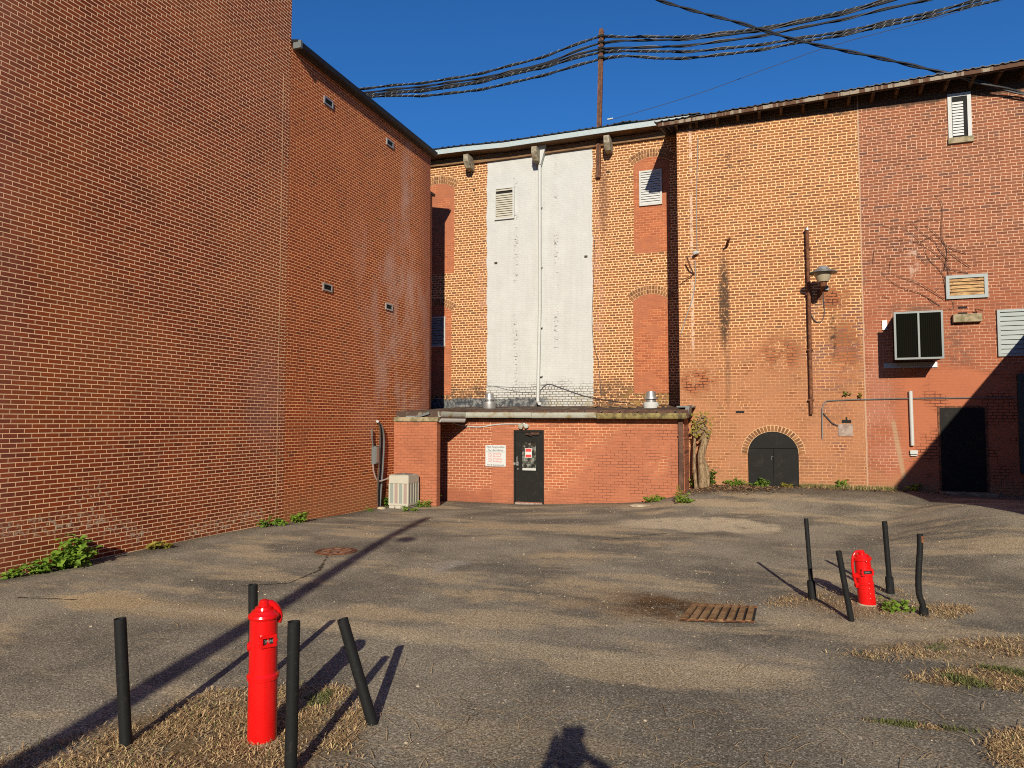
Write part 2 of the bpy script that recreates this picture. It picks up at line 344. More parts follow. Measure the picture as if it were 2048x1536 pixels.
    cc = g.mix(g.mul(st, .9), cc, (.05, .032, .02))
    wl = g.mul(g.mx(g.mul(g.ss(g.m('ABSOLUTE', g.add(h, 1.90)), .05, .02), g.ss(z, 3.6, 4.6)), 0.0), g.ss(g.noise(g.vec(h, z, 6.0), 6, 3, .7), .42, .56))
    cc = g.mix(g.mul(wl, .8), cc, (.62, .45, .33))
    sm = g.mul(g.ss(g.m('ABSOLUTE', g.sub(he, 2.335)), .022, .01), .7); cc = g.mix(sm, cc, (.50, .36, .24))
    n = g.noise(g.pos, 50, 3, .6); n2 = g.noise(g.pos, .9, 4, .6)
    g.base(g.scalecol(cc, g.mul(g.add(.8, g.mul(n, .4)), g.add(.86, g.mul(n2, .28)))))
    kk = g.lerp(red, g.mul(k1, g.sub(1.0, g.mul(worn, .5))), g.mul(k2, g.sub(1.0, g.mul(pa2, .8))))
    g.bump(g.add(kk, g.mul(n, .35)), .8, .010); g.rough(.92)
    return g.mat
def m_paintedbrick(name, leftclear=None, dark=.5, axis='x'):
    g = G(name); h, z = (g.x if axis == 'x' else g.y), g.z; hz = g.vec(h, z, 4.0)
    k, r = g.brick(h, z, .0755, .215, .010, 0, .002, .003, 41.0)
    c = g.ramp(r, [(0, (.28, .082, .035)), (.4, (.35, .108, .045)), (1, (.38, .122, .052))])
    pc = (.36, .130, .066)
    n = g.noise(g.vec(g.mul(h, .8), g.mul(z, 1.1), 4.0), 1.2, 4, .6)
    if leftclear is not None:
        cl = g.mx(g.ss(h, leftclear + .02, leftclear - .02), g.mul(g.mul(g.ss(n, .36, .52), g.ss(h, -5.88, -5.8)), g.ss(g.add(h, g.mul(g.sub(z, 1.0), -.9)), -4.3, -4.9)))
        cl = g.mx(cl, g.mul(g.mul(g.blob(h, z, -2.75, 1.15, .45, .75), .8), g.ss(n, .40, .5)))
        cl = g.mx(cl, g.mul(g.mul(g.ss(z, 1.9, 2.0), g.ss(n, .3, .5)), .8))
        cl = g.mul(cl, g.ss(g.add(z, g.mul(g.noise(hz, 2, 3), .5)), .3, .55))
        tint = g.ss(h, leftclear + .02, leftclear - .02)
    else: cl = 0.0; tint = 0.0
    dm = g.ss(g.noise(g.vec(g.mul(h, 1.6), g.mul(z, 2.2), 9.0), 1.5, 4, .7), .46, .56)
    dm = g.mul(dm, g.ss(h, -5.2, -4.2, .25, 1.0)) if leftclear is not None else dm
    mo = g.mix(g.mul(dm, dark), g.scalecol(pc, .88), (.085, .03, .02)); mo = g.mix(cl, mo, (.72, .46, .28))
    c = g.mix(g.sub(1.0, cl) if leftclear is not None else .75, c, g.scalecol(pc, g.add(.94, g.mul(r, .12))))
    c = g.mix(g.mul(tint, .5), c, (.25, .07, .034))
    grime = g.mul(g.ss(g.add(z, g.mul(g.noise(hz, 3, 4), .6)), .35, .0), .5)
    top = g.mul(g.ss(z, 1.95, 2.1), g.ss(g.noise(hz, 3, 4), .45, .65))
    spots = g.ss(g.noise(g.vec(h, z, 12.0), 9, 3, .6), .70, .74)
    def ex(cc):
        cc = g.mix(grime, cc, (.20, .085, .05)); cc = g.mix(g.mul(top, .5), cc, (.15, .07, .04)); return g.mix(g.mul(spots, .55), cc, (.16, .075, .05))
    g2 = finish_brick(g, k, c, mo, .005, .22, ex); return g2
def m_infill():
    g = G("infill_brick"); h, z = g.x, g.z; hz = g.vec(h, z, 5.0)
    k, r = g.brick(h, z, .078, .21, .009, 0, .002, .003, 51.0)
    c = g.ramp(r, [(0, (.29, .082, .034)), (.5, (.35, .105, .042)), (1, (.40, .125, .05))])
    p = g.ss(g.noise(g.vec(h, g.mul(z, .8), 5.0), 1.3, 3), .46, .60)
    return finish_brick(g, k, g.mix(g.mul(p, .7), c, (.36, .135, .068)), g.mix(p, (.62, .33, .18), (.33, .12, .06)), .005, .25)

def m_ground():
    g = G("asphalt"); h, z = g.x, g.y; P = g.vec(h, z, 0.0)
    n1 = g.noise(P, .55, 5, .6); n2 = g.noise(g.vec(g.mul(h, .5), g.mul(z, 1.3), 2.0), .9, 5, .62)
    f1 = g.noise(P, 55, 3, .65); f2 = g.noise(P, 140, 2, .6); vo = g.vor(P, 105, 'F1', 1)
    sp = g.node("ShaderNodeSeparateColor", [vo]).outputs[0]
    c = g.mix(g.ss(n1, .36, .64), (.165, .150, .124), (.325, .290, .228))
    c = g.mix(g.mul(g.ss(n2, .50, .62), .70), c, (.48, .385, .255))
    near = g.mul(g.ss(z, 6.5, 4.2), g.ss(h, -3.0, -1.5)); c = g.mix(g.mul(near, .55), c, (.15, .134, .106))
    def st(a, b, e0, e1, amt, colr, wob=.5):
        nonlocal c
        d = g.add(g.seg(h, z, a, b), g.mul(g.sub(g.noise(P, 2.2, 4, .6), .5), wob)); c = g.mix(g.mul(g.ss(d, e1, e0), amt), c, colr)
    def bl(ch, cz, rh, rz, amt, colr, th=(.38, .6), sc=2.2, e=(.35, 1.0)):
        nonlocal c
        mk = g.blob(g.add(h, g.mul(g.sub(g.noise(P, 1.7, 3), .5), .8)), g.add(z, g.mul(g.sub(g.noise(g.vec(h, z, 7.0), 1.7, 3), .5), .8)), ch, cz, rh, rz, e[0], e[1])
        c = g.mix(g.mul(g.mul(mk, amt), g.ss(g.noise(g.vec(h, z, 5.0), sc, 4, .65), th[0], th[1], .35, 1.0)), c, colr)
    px = lambda a, b: tuple(onZ(a, b, 0)[:2])
    a = px(225, 1202); bl(a[0], a[1], 1.0, .45, .95, (.54, .41, .24), e=(.6, .95)); st(px(200, 1205), px(520, 1235), .12, .5, .6, (.44, .335, .20))
    for (p, q) in (((300, 1215), (560, 1235)), ((560, 1235), (830, 1275)), ((830, 1275), (1200, 1312)), ((1200, 1312), (1600, 1345))):
        st(px(*p), px(*q), .04, .22, .62, (.48, .40, .275), .34)
    for x, y, rx, ry in ((1130, 1115, .9, .8), (1160, 1170, 1.0, .5), (760, 1225, 1.0, .35), (1020, 1195, 1.6, .35), (1000, 1050, 3, .5), (1290, 1085, 1.2, .4)):
        p = px(x, y); bl(p[0], p[1], rx, ry, .75, (.48, .375, .24), (.40, .52))
    p = px(1300, 1212); bl(p[0] + .1, p[1] + .2, .75, .6, .95, (.055, .034, .018), (.36, .5), 4); bl(p[0], p[1] + .1, 1.3, .9, .5, (.22, .125, .055))
    p = onZ(1400, 1040, .12); bl(p.x, p.y, 1.9, .95, .9, (.54, .465, .34), (.34, .50), 2.6, (.70, .98))
    p = px(1730, 1215); bl(p[0] - .05, p[1], .95, .75, .85, (.27, .185, .105), (.36, .55), 4)
    bl(-1.0, 19.1, 1.5, 1.0, .9, (.10, .062, .034), (.3, .5), 3); bl(2.0, 19.6, 2.0, .5, .8, (.13, .085, .045), (.3, .5), 3)
    p = px(430, 1480); bl(p[0], p[1], 1.25, .95, .9, (.20, .135, .065), (.3, .5), 4)
    for q in ((1880, 1310), (1990, 1300)):
        p = px(*q); bl(p[0], p[1], 1.0, .28, .8, (.17, .12, .07))
    p = px(1980, 1365); bl(p[0], p[1], .7, .25, .7, (.20, .13, .06)); p = px(900, 1130); bl(p[0], p[1], .25, .8, .5, (.46, .43, .39))
    # wall foot grime
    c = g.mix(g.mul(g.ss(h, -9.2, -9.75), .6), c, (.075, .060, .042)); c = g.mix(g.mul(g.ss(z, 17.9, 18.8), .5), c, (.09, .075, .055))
    # cracks
    cr = g.vor(g.vec(g.add(h, g.mul(g.noise(P, 1.4, 4), .9)), g.add(z, g.mul(g.noise(g.vec(h, z, 3.0), 1.4, 4), .9)), 0.0), .33, 'DISTANCE_TO_EDGE')
    crack = g.mul(g.ss(cr, .004, .001), g.mul(g.ss(g.noise(P, .5, 2), .50, .62), .3))
    wob = lambda a, b: g.add(g.seg(h, z, px(*a), px(*b)), g.mul(g.sub(g.noise(P, 5, 4, .7), .5), .16))
    for a, b in (((655, 1112), (640, 1140)), ((640, 1140), (580, 1165)), ((580, 1165), (470, 1172)), ((150, 1200), (40, 1195)), ((1200, 1080), (1330, 1066))):
        crack = g.mx(crack, g.mul(g.ss(wob(a, b), .030, .008), .85))
    c = g.mix(crack, c, (.035, .026, .018))
    f3 = g.noise(g.vec(h, z, 3.0), 90, 2, .6)
    grit = g.add(g.ss(f1, .30, .72, .50, 1.30), g.mul(g.sub(f3, .5), 1.1)); c = g.scalecol(c, g.mul(grit, g.add(.55, g.mul(sp, .9))))
    c = g.mix(g.mul(g.m('GREATER_THAN', sp, .955), .6), c, (.55, .50, .42))
    lit = g.mul(g.ss(g.noise(P, 16, 2, .5), .705, .725), .85); c = g.mix(lit, c, (.55, .50, .42))
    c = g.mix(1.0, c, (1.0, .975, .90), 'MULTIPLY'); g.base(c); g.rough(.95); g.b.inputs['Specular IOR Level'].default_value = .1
    g.bump(g.add(g.add(g.mul(f1, .7), g.mul(f2, .4)), g.sub(g.mul(sp, .5), g.mul(crack, 1.5))),   .8, .006)
    return g.mat

MT = dict(
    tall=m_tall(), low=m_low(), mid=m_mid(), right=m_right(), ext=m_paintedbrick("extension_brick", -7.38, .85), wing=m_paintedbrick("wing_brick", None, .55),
    infill=m_infill(), ground=m_ground(),
    black=mat2("black_paint", (.014, .0135, .012), (.026, .024, .020), 5, .5, .75, .75, 0, .0008), bollard=mat2("bollard_paint", (.013, .0135, .0135), (.030, .027, .023), 22, .55, .72, .6, 0, .0010),
    red=mat("red_gloss", (.62, .006, .006), .22, 0, .06, 8, .0012, 28, .55), rust=mat2("rust", (.10, .042, .024), (.20, .085, .04), 14),
    brownmetal=mat2("brown_gutter", (.075, .04, .028), (.12, .065, .042), 5), gutter=mat2("weathered_gutter", (.36, .37, .31), (.24, .18, .08), 3.5, .5, .7, .6, 0, .001, (1, 1, 1)),
    grey=mat("grey_metal", (.15, .165, .16), .5, .3, .2, 5), galv=mat("galvanised", (.36, .36, .34), .42, .6, .2, 9), white=mat("white_paint", (.46, .47, .44), .6, 0, .15, 5),
    fascia=mat2("pale_fascia", (.36, .42, .42), (.40, .33, .24), 2.2, .55, .8, .55, 0, .001), wood=mat2("weathered_wood", (.22, .135, .07), (.11, .06, .032), 5, .4, .65, .9, 0, .004, (.5, 5, 5)),
    beam=mat2("grey_timber", (.33, .29, .21), (.16, .13, .085), 9, .4, .65, .9, 0, .004), dark=mat("dark_void", (.012, .011, .010), .9, 0, .2), roofmetal=mat("dark_roof_metal", (.018, .017, .017), .5, .4, .3, 4),
    soffit=mat("dark_soffit", (.055, .034, .022), .9, 0, .5, 5), rustroof=mat2("rusty_roof_edge", (.10, .052, .03), (.27, .225, .165), 2.6, .47, .55, .8, 0, .002, (1.6, 1, .1)),
    concrete=mat2("mossy_concrete", (.33, .27, .17), (.17, .15, .08), 5, .42, .6, .95, 0, .004), tar=mat2("roof_tar", (.075, .05, .038), (.20, .17, .12), 3, .5, .65, .9, 0, .006),
    slat=mat("louvre_paint", (.42, .40, .32), .6, 0, .22, 7), slatw=mat("white_louvre", (.50, .51, .49), .55, 0, .12, 7), slatb=mat("blue_grey_louvre", (.25, .28, .27), .55, .1, .2, 7),
    slatwood=mat2("split_wood_slats", (.50, .33, .15), (.24, .13, .06), 9, .42, .6, .85, 0, .003, (.5, 5, 5)),
    stem=mat("stems", (.12, .10, .03), .8), vine=mat("bare_vines", (.085, .050, .032), .9), bark=mat2("dead_wood", (.29, .21, .12), (.12, .075, .04), 12, .42, .62, .9, 0, .012, (3, 3, .6)),
    cable=mat("black_cable", (.018, .018, .020), .5), lash=mat("cable_wrap", (.25, .26, .25), .5), wire=mat("thin_wire", (.05, .05, .055), .6),
    glass=None, stone=mat2("pale_stone", (.46, .39, .27), (.30, .24, .15), 8), plate=mat2("weathered_board", (.34, .27, .22), (.22, .16, .13), 9), lampglass=mat("lamp_bowl", (.36, .31, .21), .35, 0, .15), bluegrey=mat("faded_fins", (.22, .255, .22), .6, 0, .1, 20), pinkgrey=mat("faded_panel", (.30, .225, .19), .6, 0, .1, 20),
    rafter=mat2("sooty_rafter", (.11, .065, .035), (.04, .026, .016), 5, .4, .65, .9, 0, .004), straw=mat("straw", (.48, .34, .165), .9, 0, .3, 20), brownleaf=mat("dry_brown", (.24, .14, .065), .9, 0, .35, 20), grass=mat("green_grass", (.12, .13, .035), .8, 0, .3, 20),
    denim=mat("denim", (.05, .07, .12), .9), shirt=mat("grey_shirt", (.2, .2, .21), .9), skin=mat("skin", (.45, .26, .18), .6), hair=mat("hair", (.05, .03, .02), .8), poleW=mat2("pole_wood", (.16, .11, .07), (.09, .06, .04), 6),
    arch=None, mortar=mat("arch_mortar", (.52, .33, .17), .9, 0, .25, 20, .004), signw=mat("sign_white", (.52, .54, .52), .5, 0, .05), ink=mat("sign_ink", (.03, .035, .04), .6, 0, .05), inkred=mat("sign_red_ink", (.50, .10, .08), .6, 0, .05), stickred=mat("sticker_red", (.62, .05, .04), .5, 0, .05))
def mk_arch():
    g = G("arch_bricks"); r = g.geo.outputs['Random Per Island']
    c = g.ramp(r, [(0, (.13, .058, .024)), (.4, (.23, .098, .038)), (.8, (.29, .135, .055)), (1, (.11, .05, .027))])
    g.base(g.scalecol(c, g.add(.75, g.mul(g.noise(g.pos, 40, 3), .5)))); g.bump(g.noise(g.pos, 60, 3), .6, .004); return g.mat
MT['arch'] = mk_arch()
def mk_leaf(name, a, b):
    g = G(name); r = g.geo.outputs['Random Per Island']
    g.base(g.mix(r, a, b)); g.rough(.5)
    tr = g.node("ShaderNodeBsdfTranslucent"); g.put(tr.inputs[0], g.mix(r, tuple(x * 1.3 for x in a), tuple(x * 1.3 for x in b)))
    ms = g.node("ShaderNodeMixShader", [.35]); g.nt.links.new(g.b.outputs[0], ms.inputs[1]); g.nt.links.new(tr.outputs[0], ms.inputs[2])
    g.nt.links.new(ms.outputs[0], g.nt.nodes["Material Output"].inputs[0]); return g.mat
MT['leaf'] = mk_leaf("leaf_bright", (.10, .20, .02), (.24, .36, .045)); MT['leaf2'] = mk_leaf("leaf_mid", (.06, .14, .02), (.16, .26, .035)); MT['leaf3'] = mk_leaf("leaf_yellow", (.20, .19, .03), (.33, .28, .05))
def mk_glass():
    g = G("door_glass"); n = g.noise(g.pos, 7, 4, .6); g.base(g.mix(g.ss(n, .45, .62), (.02, .022, .018), (.20, .21, .18))); g.rough(.08)
    g.b.inputs['Specular IOR Level'].default_value = .8; return g.mat
MT['glass'] = mk_glass()
def mk_mesh():
    g = G("cage_mesh"); v = g.ss(g.m('FRACT', g.mul(g.x, 22.0)), .35, .6); g.base(g.mix(g.mul(v, .3), (.005, .005, .004), (.016, .014, .008))); g.rough(1.0); g.b.inputs['Specular IOR Level'].default_value = 0.0; return g.mat
MT['mesh'] = mk_mesh()

# =================================================================== GROUND
def axis(a, b, s, outer):
    n = int(round((b - a) / s)); return sorted([a + (b - a) * i / n for i in range(n + 1)] + outer)
xs = axis(-10, 8, .15, [-300, -120, -50, -25, -14, 12, 20, 45, 120, 300]); ys = axis(-2, 21.05, .15, [-300, -120, -50, -25, -12, -6, 24, 30, 60, 150, 300])
b = MB(); nx = len(xs)
b.add([(x, y, gz(x, y)) for y in ys for x in xs], [(j * nx + i, j * nx + i + 1, (j + 1) * nx + i + 1, (j + 1) * nx + i) for j in range(len(ys) - 1) for i in range(nx - 1)])
o = b.build("ground", MT['ground'], smooth=True); tag(o, "worn grey asphalt yard with sandy patches and cracks", "ground", kind="structure")

# =================================================================== BUILDINGS
YM, YR, YE, YW, XL = 22.17, 19.97, 18.85, 17.5, -9.8
def louvre(parent, px0, px1, py0, py1, Y, frame, slatm, n, name="louvre", fw=.05, broken=False):
    a = onY(px0, (py0 + py1) / 2, Y); c = onY(px1, (py0 + py1) / 2, Y); t = onY((px0 + px1) / 2, py0, Y); u = onY((px0 + px1) / 2, py1, Y)
    x0, x1, z0, z1 = a.x, c.x, u.z, t.z
    f = MB(); d = .06
    f.box(x0, x0 + fw, Y - d, Y + .01, z0, z1); f.box(x1 - fw, x1, Y - d, Y + .01, z0, z1)
    f.box(x0 + fw, x1 - fw, Y - d + .004, Y + .01, z1 - fw, z1); f.box(x0 + fw, x1 - fw, Y - d + .004, Y + .01, z0, z0 + fw)
    fo = f.build(name, frame, parent)
    s = MB(); zz0, zz1 = z0 + fw, z1 - fw; p = (zz1 - zz0) / n
    for i in range(n):
        if broken and i == n - 2: continue
        zc = zz0 + (i + .5) * p; s.obox(((x0 + x1) / 2, Y - .028, zc), ((x1 - x0) / 2 - fw - .002, 0, 0), (0, .016, p * .44), (0, -.004, .002))
    s.build("slats", slatm, fo)
    k = MB(); k.box(x0 + fw, x1 - fw, Y - .008, Y - .004, zz0, zz1); k.build("backing", MT['dark'], fo)
    return fo
def arch_ring(parent, xc, hw, zs, rise, Y, rings=2, bh=.115, bwid=.07, name="brick_arch"):
    R = (hw * hw + rise * rise) / (2 * rise); cz = zs + rise - R; a0 = math.asin(min(1, hw / R))
    b = MB()
    for k in range(rings):
        r0 = R + k * (bh + .015); n = max(5, int(2 * a0 * (r0 + bh / 2) / (bwid + .017)))
        for i in range(n):
            a = -a0 + 2 * a0 * (i + .5) / n + rnd.uniform(-.004, .004); rad = Vector((sin(a), 0, cos(a))); tan_ = Vector((cos(a), 0, -sin(a)))
            b.obox(Vector((xc, Y - .003, cz)) + rad * (r0 + bh / 2), tan_ * bwid / 2 * rnd.uniform(.9, 1.04), (0, .014 + rnd.uniform(0, .006), 0), rad * bh / 2 * rnd.uniform(.9, 1))
    b.mi = 1; m = 28; r1 = R + rings * (bh + .015) + .004; P = []
    for i in range(m):
        a, c = -a0 + 2 * a0 * i / m, -a0 + 2 * a0 * (i + 1) / m
        q = [Vector((xc + sin(t) * r, Y, cz + cos(t) * r)) for t, r in ((a, R - .012), (c, R - .012), (c, r1), (a, r1))]
        b.prism(q, (0, -.007, 0), (0, .01, 0))
    return b.build(name, [MT['arch'], MT['mortar']], parent), R, cz, a0
def infill(parent, x0, x1, z0, zs, rise, Y, name="bricked_window"):
    xc, hw = (x0 + x1) / 2, (x1 - x0) / 2; R = (hw * hw + rise * rise) / (2 * rise); cz = zs + rise - R
    poly = [(x0, Y, z0), (x1, Y, z0)] + [(xc + hw - 2 * hw * i / 14, Y, cz + sqrt(max(0, R * R - (hw - 2 * hw * i / 14) ** 2))) for i in range(15)]
    b = MB(); b.prism(poly, (0, -.009, 0), (0, .02, 0)); return b.build(name, MT['infill'], parent)

# --- tall brick building on the left
tall = thing("tall_brick_building", (XL, 6, 0), "tall dark red brick building with bare wall running off the left edge", "building")
b = MB(); b.box(-24, XL, -6, 12.76, -.6, 15.5); b.build("wall", MT['tall'], tall)
b = MB(); b.box(-24.1, XL + .06, -6.1, 12.84, 15.5, 15.75); b.build("parapet_cap", MT['concrete'], tall)
b = MB(); b.box(XL - .02, XL + .003, 12.515, 12.527, -.2, 9.7); b.build("joint_strip", MT['mortar'], tall)
# --- lower brick building
low = thing("low_brick_building", (XL, 16, 0), "orange red brick building with four small vents under a black sloping gutter line", "building")
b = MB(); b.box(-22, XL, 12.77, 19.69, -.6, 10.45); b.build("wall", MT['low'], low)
b = MB(); b.prism([(XL + .16, 12.78, 10.535), (XL + .16, 12.78, 10.575), (-16, 12.78, 11.8), (-22, 12.78, 11.8), (-22, 12.78, 10.535)], (0, 0, 0), (0, 6.97, 0)); b.build("roof", MT['roofmetal'], low)
b = MB(); b.box(XL + .004, XL + .11, 12.8, 19.74, 10.40, 10.53)
b.build("eave_board", MT['soffit'], low)
b = MB(); b.prism([(XL + .113, 12.86, 10.41), (XL + .20, 12.86, 10.44), (XL + .22, 12.86, 10.545), (XL + .113, 12.86, 10.53)], (0, 0, 0), (0, 6.90, 0)); b.build("gutter", MT['roofmetal'], low, bevel=.01)
b = MB(); b.box(XL + .03, XL + .23, 12.79, 12.855, 10.39, 10.56); b.build("gutter_end", MT['grey'], low)
for (x, y) in ((656, 205), (779, 287), (654, 575), (777, 614)):
    c = onX(x, y, XL); f = MB(); hw, hh, t = .185, .092, .035
    f.box(XL - .01, XL + .03, c.y - hw, c.y - hw + t, c.z - hh, c.z + hh); f.box(XL - .01, XL + .03, c.y + hw - t, c.y + hw, c.z - hh, c.z + hh)
    f.box(XL - .01, XL + .028, c.y - hw + t, c.y + hw - t, c.z - hh, c.z - hh + t); f.box(XL - .01, XL + .028, c.y - hw + t, c.y + hw - t, c.z + hh - t, c.z + hh)
    fo = f.build("wall_vent", MT['galv'], low); g_ = MB(); g_.box(XL, XL + .008, c.y - hw + t, c.y + hw - t, c.z - hh + t, c.z + hh - t)
    for i in range(3): g_.box(XL + .008, XL + .02, c.y - hw + t, c.y + hw - t, c.z - .05 + i * .042, c.z - .04 + i * .042)
    g_.build("grille", MT['dark'], fo)
# low return between the lower building and the middle one
ret = thing("lean_to_building", (XL, 20, 0), "narrow sliver of brick outbuilding behind the corner of the orange red brick building", "building")
zt = onX(865, 372, XL).z
b = MB(); b.box(-14, XL - .26, 19.70, 20.35, -.6, zt - .05); b.build("wall", MT['low'], ret)
b = MB(); b.prism([(XL - .22, 19.71, zt - .12), (XL - .22, 19.71, zt - .04), (-14, 19.71, zt + .7), (-14, 19.71, zt + .5)], (0, 0, 0), (0, .78, 0)); b.build("roof", MT['roofmetal'], ret)

# --- middle building
mid = thing("old_brick_building", (-6.6, YM, 0), "old orange brick building with tall white painted strip and bricked up arched windows", "building")
b = MB(); b.box(-16, -2.0, YM, 32, -.6, 11.30); b.build("wall", MT['mid'], mid)
yf = YM - .5
def fasc(px, py): p = onY(px, py, yf); return p
TL = [(872, 300), (927, 293), (1008, 285), (1095, 272), (1210, 255), (1330, 238)]
tp = [fasc(*q) for q in TL]; tp = [tp[0] + (tp[0] - tp[1]) * 2.4] + tp + [tp[-1] + Vector((.75, 0, 0))]
b = MB()
for a, c in zip(tp[:-1], tp[1:]): b.prism([a, c, c + Vector((0, 0, -.165)), a + Vector((0, 0, -.165))], (0, -.012, 0), (0, .012, 0))
b.build("fascia", MT['fascia'], mid)
b = MB()
for a, c in zip(tp[:-1], tp[1:]): b.add([a + Vector((0, .013, -.13)), c + Vector((0, .013, -.13)), Vector((c.x, YM + .02, c.z - .16)), Vector((a.x, YM + .02, a.z - .16)), a + Vector((0, .013, -.08)), c + Vector((0, .013, -.08)), Vector((c.x, YM + .02, c.z - .1)), Vector((a.x, YM + .02, a.z - .1))], [(0, 1, 2, 3), (7, 6, 5, 4), (0, 4, 5, 1), (3, 2, 6, 7), (0, 3, 7, 4), (1, 5, 6, 2)])
b.build("soffit", MT['wood'], mid)
b = MB()
for a, c in zip(tp[:-1], tp[1:]): b.box(a.x, c.x, YM - .09, YM - .003, min(a.z, c.z) - .40, min(a.z, c.z) - .20)
b.build("frieze_board", MT['wood'], mid)
b = MB(); n = 260; prof = []
for i in range(n + 1):
    x = tp[0].x + (tp[-1].x + .3 - tp[0].x) * i / n
    j = 0
    while j < len(tp) - 2 and tp[j + 1].x < x: j += 1
    t = (x - tp[j].x) / (tp[j + 1].x - tp[j].x); z = tp[j].z + (tp[j + 1].z - tp[j].z) * t
    u = (x / .23) % 1; prof.append((x, z + .012 + (.035 if u < .16 else .0) + (.05 * math.exp(-((x + 4.05) / .35) ** 2))))
vs = [(x, yf - .05, z) for x, z in prof] + [(x, yf + 9, z + 1.4) for x, z in prof] + [(x, yf - .05, z + .03) for x, z in prof] + [(x, yf + 9, z + 1.43) for x, z in prof]; m = n + 1
b.add(vs, [(i, i + 1, m + i + 1, m + i) for i in range(n)] + [(2 * m + i + 1, 2 * m + i, 3 * m + i, 3 * m + i + 1) for i in range(n)] + [(i, 2 * m + i, 2 * m + i + 1, i + 1) for i in range(n)])
b.build("roof", MT['roofmetal'], mid)
for (x, y) in ((932, 318), (1068, 303), (1213, 281)):
    c = onY(x, y, yf - .03); hw = .095
    P = [(c.x, yf - .06, c.z + .17), (c.x, yf - .06, c.z - .06), (c.x, yf + .10, c.z - .27), (c.x, YM + .05, c.z - .27), (c.x, YM + .05, c.z + .17)]
    b = MB(); b.prism(P, (-hw, 0, 0), (hw, 0, 0)); b.build("beam_end", MT['beam'], mid, bevel=.02)
def pv(px, py, Y=YM): return onY(px, py, Y)
# arched bricked up windows: (x0,x1 px at spring), spring y, crown y, sill y
for (x0, x1, ys_, yc, yb) in ((846, 909, 378, 368, 548), (846, 903, 628, 612, 790), (1267, 1338, 330, 314, 505), (1266, 1337, 600, 588, 786)):
    a, c = pv(x0, ys_), pv(x1, ys_); zs = c.z; rise = .20 if ys_ != 378 else .2; zb = pv((x0 + x1) / 2, yb).z
    zs = pv((x0 + x1) / 2, yc).z - rise
    infill(mid, a.x, c.x, zb, zs, rise, YM); arch_ring(mid, (a.x + c.x) / 2, (c.x - a.x) / 2 + .03, zs + .01, rise + .01, YM)
louvre(mid, 990, 1029, 375, 439, YM - .012, MT['white'], MT['slat'], 13, "louvre_window", broken=True)
louvre(mid, 1279, 1324, 341, 411, YM - .012, MT['white'], MT['slatw'], 13, "louvre_window")
louvre(mid, 856, 891, 634, 694, YM - .012, MT['white'], MT['slatb'], 11, "louvre_window")
# white downpipe with hopper
pt = pv(1085, 300); pb = pv(1078, 798); yd = YM - .13
b = MB(); b.prism([(pt.x - .17, 0, pt.z + .12), (pt.x + .19, 0, pt.z + .12), (pt.x - .01, 0, pt.z - .55), (pt.x - .11, 0, pt.z - .55)], (0, YM - .20, 0), (0, YM - .04, 0)); hop = b.build("rain_hopper", MT['white'], mid, bevel=.01)
b = MB(); b.tube([(pt.x - .06, yd, pt.z - .5), (pt.x - .065, yd, 6), (pb.x, yd, pb.z), (pb.x + .02, yd - .05, pb.z - .12), (pb.x + .15, yd - .3, pb.z - .16)], .055, 10); b.build("downpipe", MT['white'], mid, True)
for z in (9.2, 7.2, 5.2, 3.6): b = MB(); b.box(pt.x - .13, pt.x + .0, YM - .13, YM - .001, z, z + .03); b.build("pipe_bracket", MT['white'], mid)
for (x, y, s) in ((948, 379, .04), (992, 526, .05), (1216, 344, .05), (1172, 513, .05), (1303, 520, .03)):
    c = pv(x, y); b = MB(); b.box(c.x - s, c.x + s, YM - .025, YM + .01, c.z - s * .6, c.z + s * .6); b.build("tie_plate", MT['soffit'], mid)

# --- right building
rb = thing("two_tone_brick_building", (2, YR, 0), "brick building on the right, half orange and half redder, with a black arched hatch", "building")
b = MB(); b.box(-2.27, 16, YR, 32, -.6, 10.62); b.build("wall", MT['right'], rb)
def ev(x): t = (x + 2.74) / 8.74; return YR - (.30 + .36 * t), 10.36 + .10 * t        # eave line: Y, underside Z
XE = [-2.74, 0, 3, 6, 9, 16]
b = MB()
for x0, x1 in zip(XE[:-1], XE[1:]):
    (y0, z0), (y1, z1) = ev(x0), ev(x1)
    b.add([(x0, y0, z0), (x1, y1, z1), (x1, y1, z1 + .10), (x0, y0, z0 + .10), (x0, y0 + .03, z0), (x1, y1 + .03, z1), (x1, y1 + .03, z1 + .10), (x0, y0 + .03, z0 + .10)],
          [(0, 1, 2, 3), (7, 6, 5, 4), (0, 4, 5, 1), (3, 2, 6, 7), (0, 3, 7, 4), (1, 5, 6, 2)])
b.build("fascia", MT['rustroof'], rb)
b = MB()
for x0, x1 in zip(XE[:-1], XE[1:]):
    (y0, z0), (y1, z1) = ev(x0), ev(x1)
    b.add([(x0, y0 + .031, z0 - .01), (x1, y1 + .031, z1 - .01), (x1, y1 + .10, z1 - .01), (x0, y0 + .10, z0 - .01), (x0, y0 + .031, z0 + .09), (x1, y1 + .031, z1 + .09), (x1, y1 + .10, z1 + .09), (x0, y0 + .1, z0 + .09)],
          [(0, 1, 2, 3), (7, 6, 5, 4), (0, 4, 5, 1), (3, 2, 6, 7), (0, 3, 7, 4), (1, 5, 6, 2)])
    b.add([(x0, y0 + .1, z0 + .105), (x1, y1 + .1, z1 + .105), (x1, YR + .3, z1 + .2), (x0, YR + .3, z0 + .2), (x0, y0 + .1, z0 + .125), (x1, y1 + .1, z1 + .125), (x1, YR + .3, z1 + .22), (x0, YR + .3, z0 + .22)],
          [(0, 1, 2, 3), (7, 6, 5, 4), (0, 4, 5, 1), (3, 2, 6, 7), (0, 3, 7, 4), (1, 5, 6, 2)])
b.build("soffit", MT['soffit'], rb)
b = MB(); n = 420; q = []
